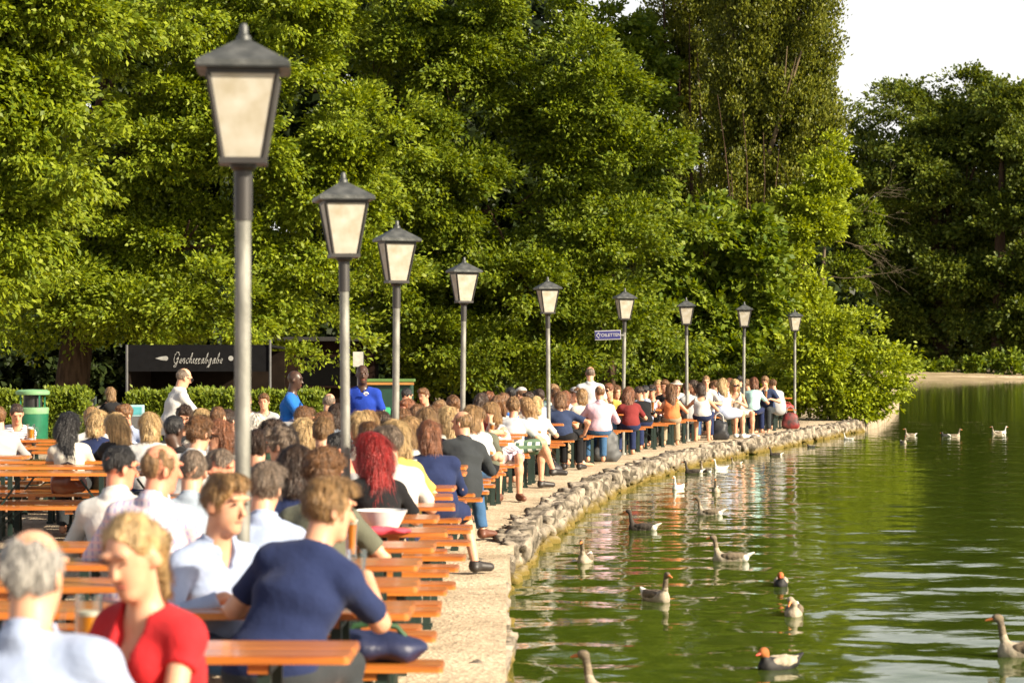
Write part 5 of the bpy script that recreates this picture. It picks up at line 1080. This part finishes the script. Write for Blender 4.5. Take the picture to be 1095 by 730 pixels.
def foliage(blobs, d, n, leaf, r, lump=.9, sprig=.32, k=7, flat=.7, thick=None, upright=0.0, dens=2.3):
    """blobs = (px, py, rx, ry[, depth metres]) seen at distance d; returns leaf bases and directions clustered into sprays"""
    s = d / F; B = []
    for b in blobs:
        dz = b[5] if len(b) > 5 else 0.0
        B.append((X(b[0], d), d + dz, Z(b[1], d), b[2] * s, (b[4] if len(b) > 4 else b[2] * s * .8), b[3] * s))
    vol = np.array([b[3] * b[5] for b in B]) ** 1.0; vol /= vol.sum(); Cs, Ds = [], []
    for b, f in zip(B, vol):
        c = np.array(b[:3]); rad = np.array(b[3:6]); area = rad[0] * rad[2]; nl = max(6, int(area / lump ** 2 * dens))
        u = unitv(r.normal(0, 1, (nl, 3))); u[:, 1] -= .35 * (r.random(nl) < .5); u = unitv(u); q = r.uniform(.45, 1.0, nl) ** .5
        lc = c + u * rad * q[:, None]; lr = lump * r.uniform(.6, 1.25, nl)
        m = int(n * f / k); w = lr ** 2; w /= w.sum(); idx = r.choice(nl, m, p=w)
        if True:      # boughs: every lump carries smaller tufts with gaps between them
            nt = 15 if upright < .5 else 9; tu = unitv(r.normal(0, 1, (nl * nt, 3)) + np.array([.3, -.35, .45])); li = np.repeat(np.arange(nl), nt)
            tc = lc[li] + tu * (lr[li] * r.uniform(.55, 1.1, nl * nt))[:, None] * np.array([1, 1, flat]); tr = lr[li] * r.uniform(.18, .42, nl * nt)
            w2 = tr ** 2; idx = r.choice(nl * nt, m, p=w2 / w2.sum()); su = unitv(r.normal(0, 1, (m, 3)) + np.array([.35, -.35, .8]) + tu[idx] * .6)
            sp = tc[idx] + su * (tr[idx] * r.uniform(.5, 1.1, m))[:, None] * (np.array([1.15, 1.15, .55]) if upright < .5 else np.array([.6, .6, 1.9]))
            dr = unitv(su * np.array([1, 1, .4]) + tu[idx] * .7 + np.array([0, 0, -.15 + upright * 1.1]))
            t = r.uniform(-.2, 1, (m, k)); P = sp[:, None, :] + dr[:, None, :] * (t * sprig * .7)[:, :, None] + r.normal(0, sprig * .16, (m, k, 3)); Cs.append(P.reshape(-1, 3)); Ds.append(np.repeat(dr, k, 0)); continue
        su = unitv(r.normal(0, 1, (m, 3)) + np.array([.25, -.25, .6])); sp = lc[idx] + su * (lr[idx] * r.uniform(.70, 1.06, m))[:, None] * np.array([1, 1, flat + upright])
        dr = unitv(su * np.array([1, 1, .6]) + unitv(lc[idx] - c) * .5 + np.array([0, 0, upright * 2.0]))
        t = r.uniform(-.2, 1, (m, k)); P = sp[:, None, :] + dr[:, None, :] * (t * sprig)[:, :, None] + r.normal(0, sprig * .22, (m, k, 3)); Cs.append(P.reshape(-1, 3)); Ds.append(np.repeat(dr, k, 0))
    return np.concatenate(Cs), np.concatenate(Ds)
def limb_tree(root, base, top, r0, targets, bark, seed):
    r = random.Random(seed); m = MB(); b = Vector(base); t = Vector(top); pts = [b.lerp(t, f) + Vector((r.uniform(-.12, .12), r.uniform(-.12, .12), 0)) * (1 if 0 < f < 1 else 0) for f in (0, .04, .2, .4, .6, .8, 1)]
    m.tube(pts, [r0 * 1.45, r0 * 1.1, r0, r0 * .85, r0 * .66, r0 * .42, r0 * .15], 12); tr = m.build('trunk', bark, root, True)
    g = MB()
    for tg in targets:
        tg = Vector(tg); f = r.uniform(.25, .8); a = b.lerp(t, f); mid = a.lerp(tg, .5) + Vector((r.uniform(-.3, .3), r.uniform(-.3, .3), r.uniform(.1, .6))); rr = r0 * (1 - f) * .55 + .02; g.tube([a, mid, tg], [rr, rr * .6, rr * .2], 7)
        for k in range(2): e = tg + Vector((r.uniform(-.8, .8), r.uniform(-.6, .6), r.uniform(-.3, .8))); g.tube([mid.lerp(tg, .4), e], [rr * .35, rr * .1], 5)
    if targets: g.build('limbs', bark, root, True)
TN = [0]
def tree(label, d, blobs, n, leaf, ln, wd, trunk=None, r0=.3, name='tree', cat='tree', group='trees behind the garden', bark=None, limbs=10, **k):
    TN[0] += 1; r = np.random.default_rng(100 + TN[0]); C, Dr = foliage(blobs, d, n, leaf, r, **{a: b for a, b in k.items() if a not in ('droop', 'upb')})
    ok = C[:, 2] > .05; C, Dr = C[ok], Dr[ok]
    bx = X(trunk[0], d) if trunk else float(C[:, 0].mean()); by = d + (trunk[1] if trunk else .5); zt = float(np.quantile(C[:, 2], .93))
    root = empty(name, (bx, by, 0), 0, label, cat, group); off = np.array([bx, by, 0])
    link('crown' if cat == 'tree' else 'foliage', leaves_mesh('crown', C - off, Dr, ln, wd, r, k.get('droop', .15), k.get('upb', .5)), LF[leaf], root)
    sel = r.choice(len(C), limbs) if limbs else []
    limb_tree(root, (0, 0, -.1), (r.uniform(-.4, .4), .3, zt), r0, [tuple((C[i] - off) * np.array([.8, .8, .95])) for i in sel], bark or BARK, TN[0])
    return root
# near tree at the left edge
tree('bright green tree hanging in at the left edge, nearest of the trees', 40, [(15, 60, 85, 90), (0, 190, 85, 100), (40, 130, 62, 70), (-10, 300, 42, 55), (-40, 100, 90, 160)], 62000, 'gold', .12, .068, (-150, 1.0), .35, lump=.78, sprig=.30, droop=.35, upb=.6)
# second tree, behind the nearest lantern
tree('broad golden green tree filling the view behind the nearest lantern', 62, [(240, -20, 160, 100), (150, 110, 95, 130), (300, 120, 95, 150), (225, 190, 110, 120), (110, 270, 85, 85), (330, 250, 60, 100), (220, 310, 130, 55), (340, 330, 55, 34), (90, 330, 80, 34), (70, 235, 60, 70), (20, 320, 70, 40), (130, 350, 60, 24)], 215000, 'gold', .135, .075, (72, 1.0), .42, lump=1.25, sprig=.42)
# the big central tree
tree('tallest broad tree in the middle with boughs sweeping down to the right', 70, [(480, -10, 120, 90), (580, 70, 84, 120), (430, 120, 80, 110), (530, 190, 110, 110), (620, 240, 72, 95), (470, 270, 95, 85), (655, 290, 48, 70), (560, 340, 105, 60), (440, 350, 66, 52), (640, 375, 60, 48), (520, 395, 105, 34)], 230000, 'mid', .145, .08, (450, .5), .40, lump=1.4, sprig=.45)
tree('brighter tree peeping out between the big tree and the poplar', 90, [(655, 120, 42, 110), (675, 230, 40, 90)], 22000, 'fresh', .24, .14, (655, 1.5), .3, lump=1.1, sprig=.45)
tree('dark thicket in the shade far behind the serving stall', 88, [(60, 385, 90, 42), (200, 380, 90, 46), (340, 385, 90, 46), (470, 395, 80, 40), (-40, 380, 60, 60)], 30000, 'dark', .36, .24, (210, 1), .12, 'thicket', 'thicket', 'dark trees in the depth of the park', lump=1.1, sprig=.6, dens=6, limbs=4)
# poplars
PB1 = [(704 + i * 14, 40 + (i % 3) * 60 - 40 + (60 if i < 1 else 0), 20, 150) for i in range(6)] + [(692, 250, 22, 90), (722, 290, 26, 70), (755, 270, 26, 100)]
POP1 = tree('dark left poplar with upright boughs, half in shade', 92, PB1, 80000, 'poplar', .125, .085, (728, 0), .34, bark=BARK, lump=.85, sprig=.6, flat=1.9, upright=1.4, droop=-.5, upb=.2, dens=2.6)
PB2 = [(792, 20, 34, 190), (820, -20, 36, 150), (850, 40, 32, 170), (872, 60, 22, 120), (775, 140, 28, 130), (806, 190, 34, 110), (838, 180, 34, 130), (862, 170, 24, 90)]
POP2 = tree('tall right poplar catching the sun beside the open sky', 87, PB2, 150000, 'poplar', .125, .085, (800, 0), .36, bark=BARK2, lump=.85, sprig=.6, flat=1.9, upright=1.4, droop=-.5, upb=.2, limbs=26, dens=2.6)
def stems(root, d, spans, m, rad, seed):
    r = random.Random(seed); g = MB(); ox, oy = root.location.x, root.location.y
    for px0, py0, px1, py1 in spans:
        a = Vector((X(px0, d) - ox, d - oy + r.uniform(-1.6, -.4), Z(py0, d))); b = Vector((X(px1, d) - ox, d - oy + r.uniform(-1.2, .4), Z(py1, d))); P = [a.lerp(b, t) + Vector((r.uniform(-.12, .12), 0, 0)) for t in np.linspace(0, 1, 6)]; g.tube(P, [rad * (1 - .8 * t) for t in np.linspace(0, 1, 6)], 6)
    g.build('upright_stems', m, root, True)
rp = random.Random(3)
stems(POP1, 91, [(715 + i * 8 + rp.uniform(-4, 4), 430, 690 + i * 14 + rp.uniform(-6, 6), rp.uniform(-40, 90)) for i in range(7)], BARK, .12, 1)
stems(POP2, 85, [(800 + i * 4 + rp.uniform(-4, 4), 430 - rp.uniform(0, 30), 768 + i * 10 + rp.uniform(-8, 8), rp.uniform(40, 240)) for i in range(9)], BARK, .05, 2)
# understorey by the quay
tree('broad-leaved young tree with large leaves below the right poplar', 74, [(770, 265, 58, 45), (740, 330, 60, 60), (815, 320, 46, 62), (780, 385, 80, 45)], 24000, 'fresh', .24, .15, (790, .6), .12, lump=.62, sprig=.42, upb=.8)
tree('thin-stemmed olive green tree left of the large-leaved young tree', 77, [(715, 300, 34, 60), (705, 380, 40, 50), (745, 400, 40, 34)], 15000, 'mid', .20, .12, (722, .4), .08, lump=.5, sprig=.4, limbs=16)
tree('light green sapling crown rising between the last lamps and the dark gap', 79, [(850, 270, 30, 80), (872, 215, 26, 42), (845, 370, 40, 62), (885, 180, 16, 24)], 24000, 'lime', .17, .085, (848, .4), .10, lump=.5, sprig=.4, upright=.2)
tree('big sunlit bush hanging over the water at the quay end', 67.5, [(868, 412, 36, 36), (905, 412, 30, 36), (892, 372, 24, 20), (925, 392, 18, 18), (942, 386, 14, 8), (950, 399, 16, 6), (935, 415, 20, 12), (905, 440, 32, 12), (878, 350, 12, 12), (862, 385, 24, 24), (912, 352, 12, 10)], 24000, 'lime', .14, .075, (890, .8), .06, 'bush', 'bush', 'bushes at the quay', lump=.5, sprig=.36, limbs=14)
tree('low dark bush at the foot of the last lamp posts', 70, [(800, 424, 46, 26), (740, 428, 46, 20), (690, 428, 42, 20)], 15000, 'mid', .15, .085, (800, .6), .05, 'bush', 'bush', 'bushes at the quay', lump=.45, sprig=.34)
def snag():
    r = random.Random(5); d = 82; root = empty('half_dead_tree', (X(868, d), d, 0), 0, 'half bare tree with dead twigs reaching right over the dark gap', 'tree'); tw = mat('dead_twigs', (.13, .10, .065), .9); ox = X(868, d)
    limb_tree(root, (0, 0, -.1), (.4, 0, Z(225, d)), .12, [], tw, 5); g = MB(); tips = []
    def br(a, v, ln, rad, lev):
        b = a + v * ln; mid = a.lerp(b, .5) + Vector((r.uniform(-.1, .1), r.uniform(-.1, .1), r.uniform(-.1, .1))) * ln; g.tube([a, mid, b], [rad, rad * .8, rad * .5], 5)
        if lev == 0: tips.append(b); return
        for _ in range(3): w = (v + Vector((r.uniform(-.5, .7), r.uniform(-.6, .6), r.uniform(-.8, .45)))).normalized(); br(a.lerp(b, r.uniform(.5, 1)), w, ln * r.uniform(.45, .75), rad * .6, lev - 1)
    for z in (Z(228, d), Z(250, d), Z(285, d)): br(Vector((.2, -.6, z - .3)), Vector((1, r.uniform(-.3, .1), r.uniform(-.25, .35))).normalized(), r.uniform(1.3, 1.9), .015, 3)
    g.build('branches', tw, root, True); rn = np.random.default_rng(8); C, Dr = foliage([(915, 232, 24, 12), (930, 255, 16, 9), (900, 285, 14, 16), (915, 300, 12, 14), (880, 245, 14, 22)], d, 4500, 'mid', rn, lump=.3, sprig=.25)
    link('foliage', leaves_mesh('foliage', C - np.array([ox, d, 0]), Dr, .14, .07, rn), LF['mid'], root)
snag()
# dark woods behind
G2 = 'dark trees in the depth of the park'
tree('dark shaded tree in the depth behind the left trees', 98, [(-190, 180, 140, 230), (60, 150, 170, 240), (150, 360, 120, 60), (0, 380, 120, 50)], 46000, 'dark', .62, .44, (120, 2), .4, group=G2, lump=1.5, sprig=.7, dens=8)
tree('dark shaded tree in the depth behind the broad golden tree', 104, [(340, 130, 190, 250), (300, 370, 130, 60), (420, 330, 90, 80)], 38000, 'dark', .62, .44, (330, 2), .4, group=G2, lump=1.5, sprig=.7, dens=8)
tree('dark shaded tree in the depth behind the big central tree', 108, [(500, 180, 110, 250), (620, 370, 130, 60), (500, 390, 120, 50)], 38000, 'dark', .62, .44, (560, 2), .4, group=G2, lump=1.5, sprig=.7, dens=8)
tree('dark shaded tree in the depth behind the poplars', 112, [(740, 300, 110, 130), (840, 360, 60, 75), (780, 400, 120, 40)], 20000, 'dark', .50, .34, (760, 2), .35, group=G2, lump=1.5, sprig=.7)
G3 = 'tall trees on the far bank'
tree('tallest dark tree on the far bank with a rounded top against the sky', 232, [(1010, 115, 52, 52), (985, 190, 66, 90), (1045, 190, 55, 90), (1010, 290, 85, 80), (1010, 360, 90, 38)], 110000, 'far', .42, .26, (1003, 0), .9, group=G3, lump=2.6, sprig=1.2, limbs=6)
tree('far bank tree at the right edge with a lower sunlit crown', 226, [(1088, 150, 34, 55), (1100, 240, 50, 80), (1075, 310, 44, 60), (1110, 350, 50, 46)], 64000, 'far', .42, .26, (1068, 0), .7, group=G3, lump=2.4, sprig=1.2, limbs=6)
tree('far bank tree left of the tallest one, mostly hidden by the half bare tree', 240, [(935, 150, 36, 36), (925, 230, 44, 90), (945, 320, 60, 80), (900, 300, 50, 100)], 60000, 'far', .42, .26, (930, 0), .7, group=G3, lump=2.4, sprig=1.2, limbs=6)
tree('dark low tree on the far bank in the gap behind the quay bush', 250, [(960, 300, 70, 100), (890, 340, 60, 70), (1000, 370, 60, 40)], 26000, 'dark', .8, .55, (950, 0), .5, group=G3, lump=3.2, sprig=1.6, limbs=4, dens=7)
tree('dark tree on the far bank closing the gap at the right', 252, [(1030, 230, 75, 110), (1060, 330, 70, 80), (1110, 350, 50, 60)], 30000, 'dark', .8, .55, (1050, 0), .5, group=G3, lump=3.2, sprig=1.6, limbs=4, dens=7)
for i, (px, w, hh, lb) in enumerate(((1002, 13, 9, 'sunlit shrub at the foot of the tallest far tree'), (1040, 10, 9, 'sunlit shrub on the far bank right of the tallest tree'), (1075, 16, 13, 'pale green shrub by the white boat on the far bank'), (978, 12, 7, 'low shrub at the left end of the visible far bank'))):
    tree(lb, 218, [(px, 399 - hh * .5, w, hh)], 1600, 'fresh', .4, .22, (px, .3), .05, 'shrub', 'shrub', 'shrubs on the far bank', lump=.6, sprig=.5, limbs=2)
# clipped hedges
def hedge(px0, px1, d, ztop, label, n, dp=.8):
    r = np.random.default_rng(int(d * 10) + px0); x0, x1 = X(px0, d), X(px1, d); w = x1 - x0; root = empty('clipped_hedge', ((x0 + x1) / 2, d, 0), 0, label, 'hedge', 'clipped hedges')
    u = r.uniform(0, 1, (n, 3)); f = r.integers(0, 10, n); P = np.stack([(u[:, 0] - .5) * w, u[:, 1] * dp, u[:, 2] * ztop], 1); N = np.zeros((n, 3)) 
    P[f < 4, 1] = 0; N[f < 4, 1] = -1; P[(f > 3) & (f < 8), 2] = ztop; N[(f > 3) & (f < 8), 2] = 1; P[f == 8, 0] = w / 2; N[f == 8, 0] = 1; P[f == 9, 0] = -w / 2; N[f == 9, 0] = -1
    P = P + r.normal(0, .045, (n, 3)) + N * (wob(P[:, 0] * 1.0, P[:, 1], P[:, 2], 7, 4)[:, None] * .05); link('foliage', leaves_mesh('hedge', P, N * .6 + np.array([0, 0, .7]), .085, .05, r, 0, .3), LF['hedge'], root)
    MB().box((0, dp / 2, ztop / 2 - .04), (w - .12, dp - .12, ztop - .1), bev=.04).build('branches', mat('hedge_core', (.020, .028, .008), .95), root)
hedge(-40, 21, 47, .98, 'clipped hedge left of the litter bin at the left edge', 9000); hedge(49, 88, 47, 1.02, 'short clipped hedge right of the litter bin', 8000); hedge(138, 342, 46.5, 1.0, 'long clipped hedge behind the waiters', 26000)
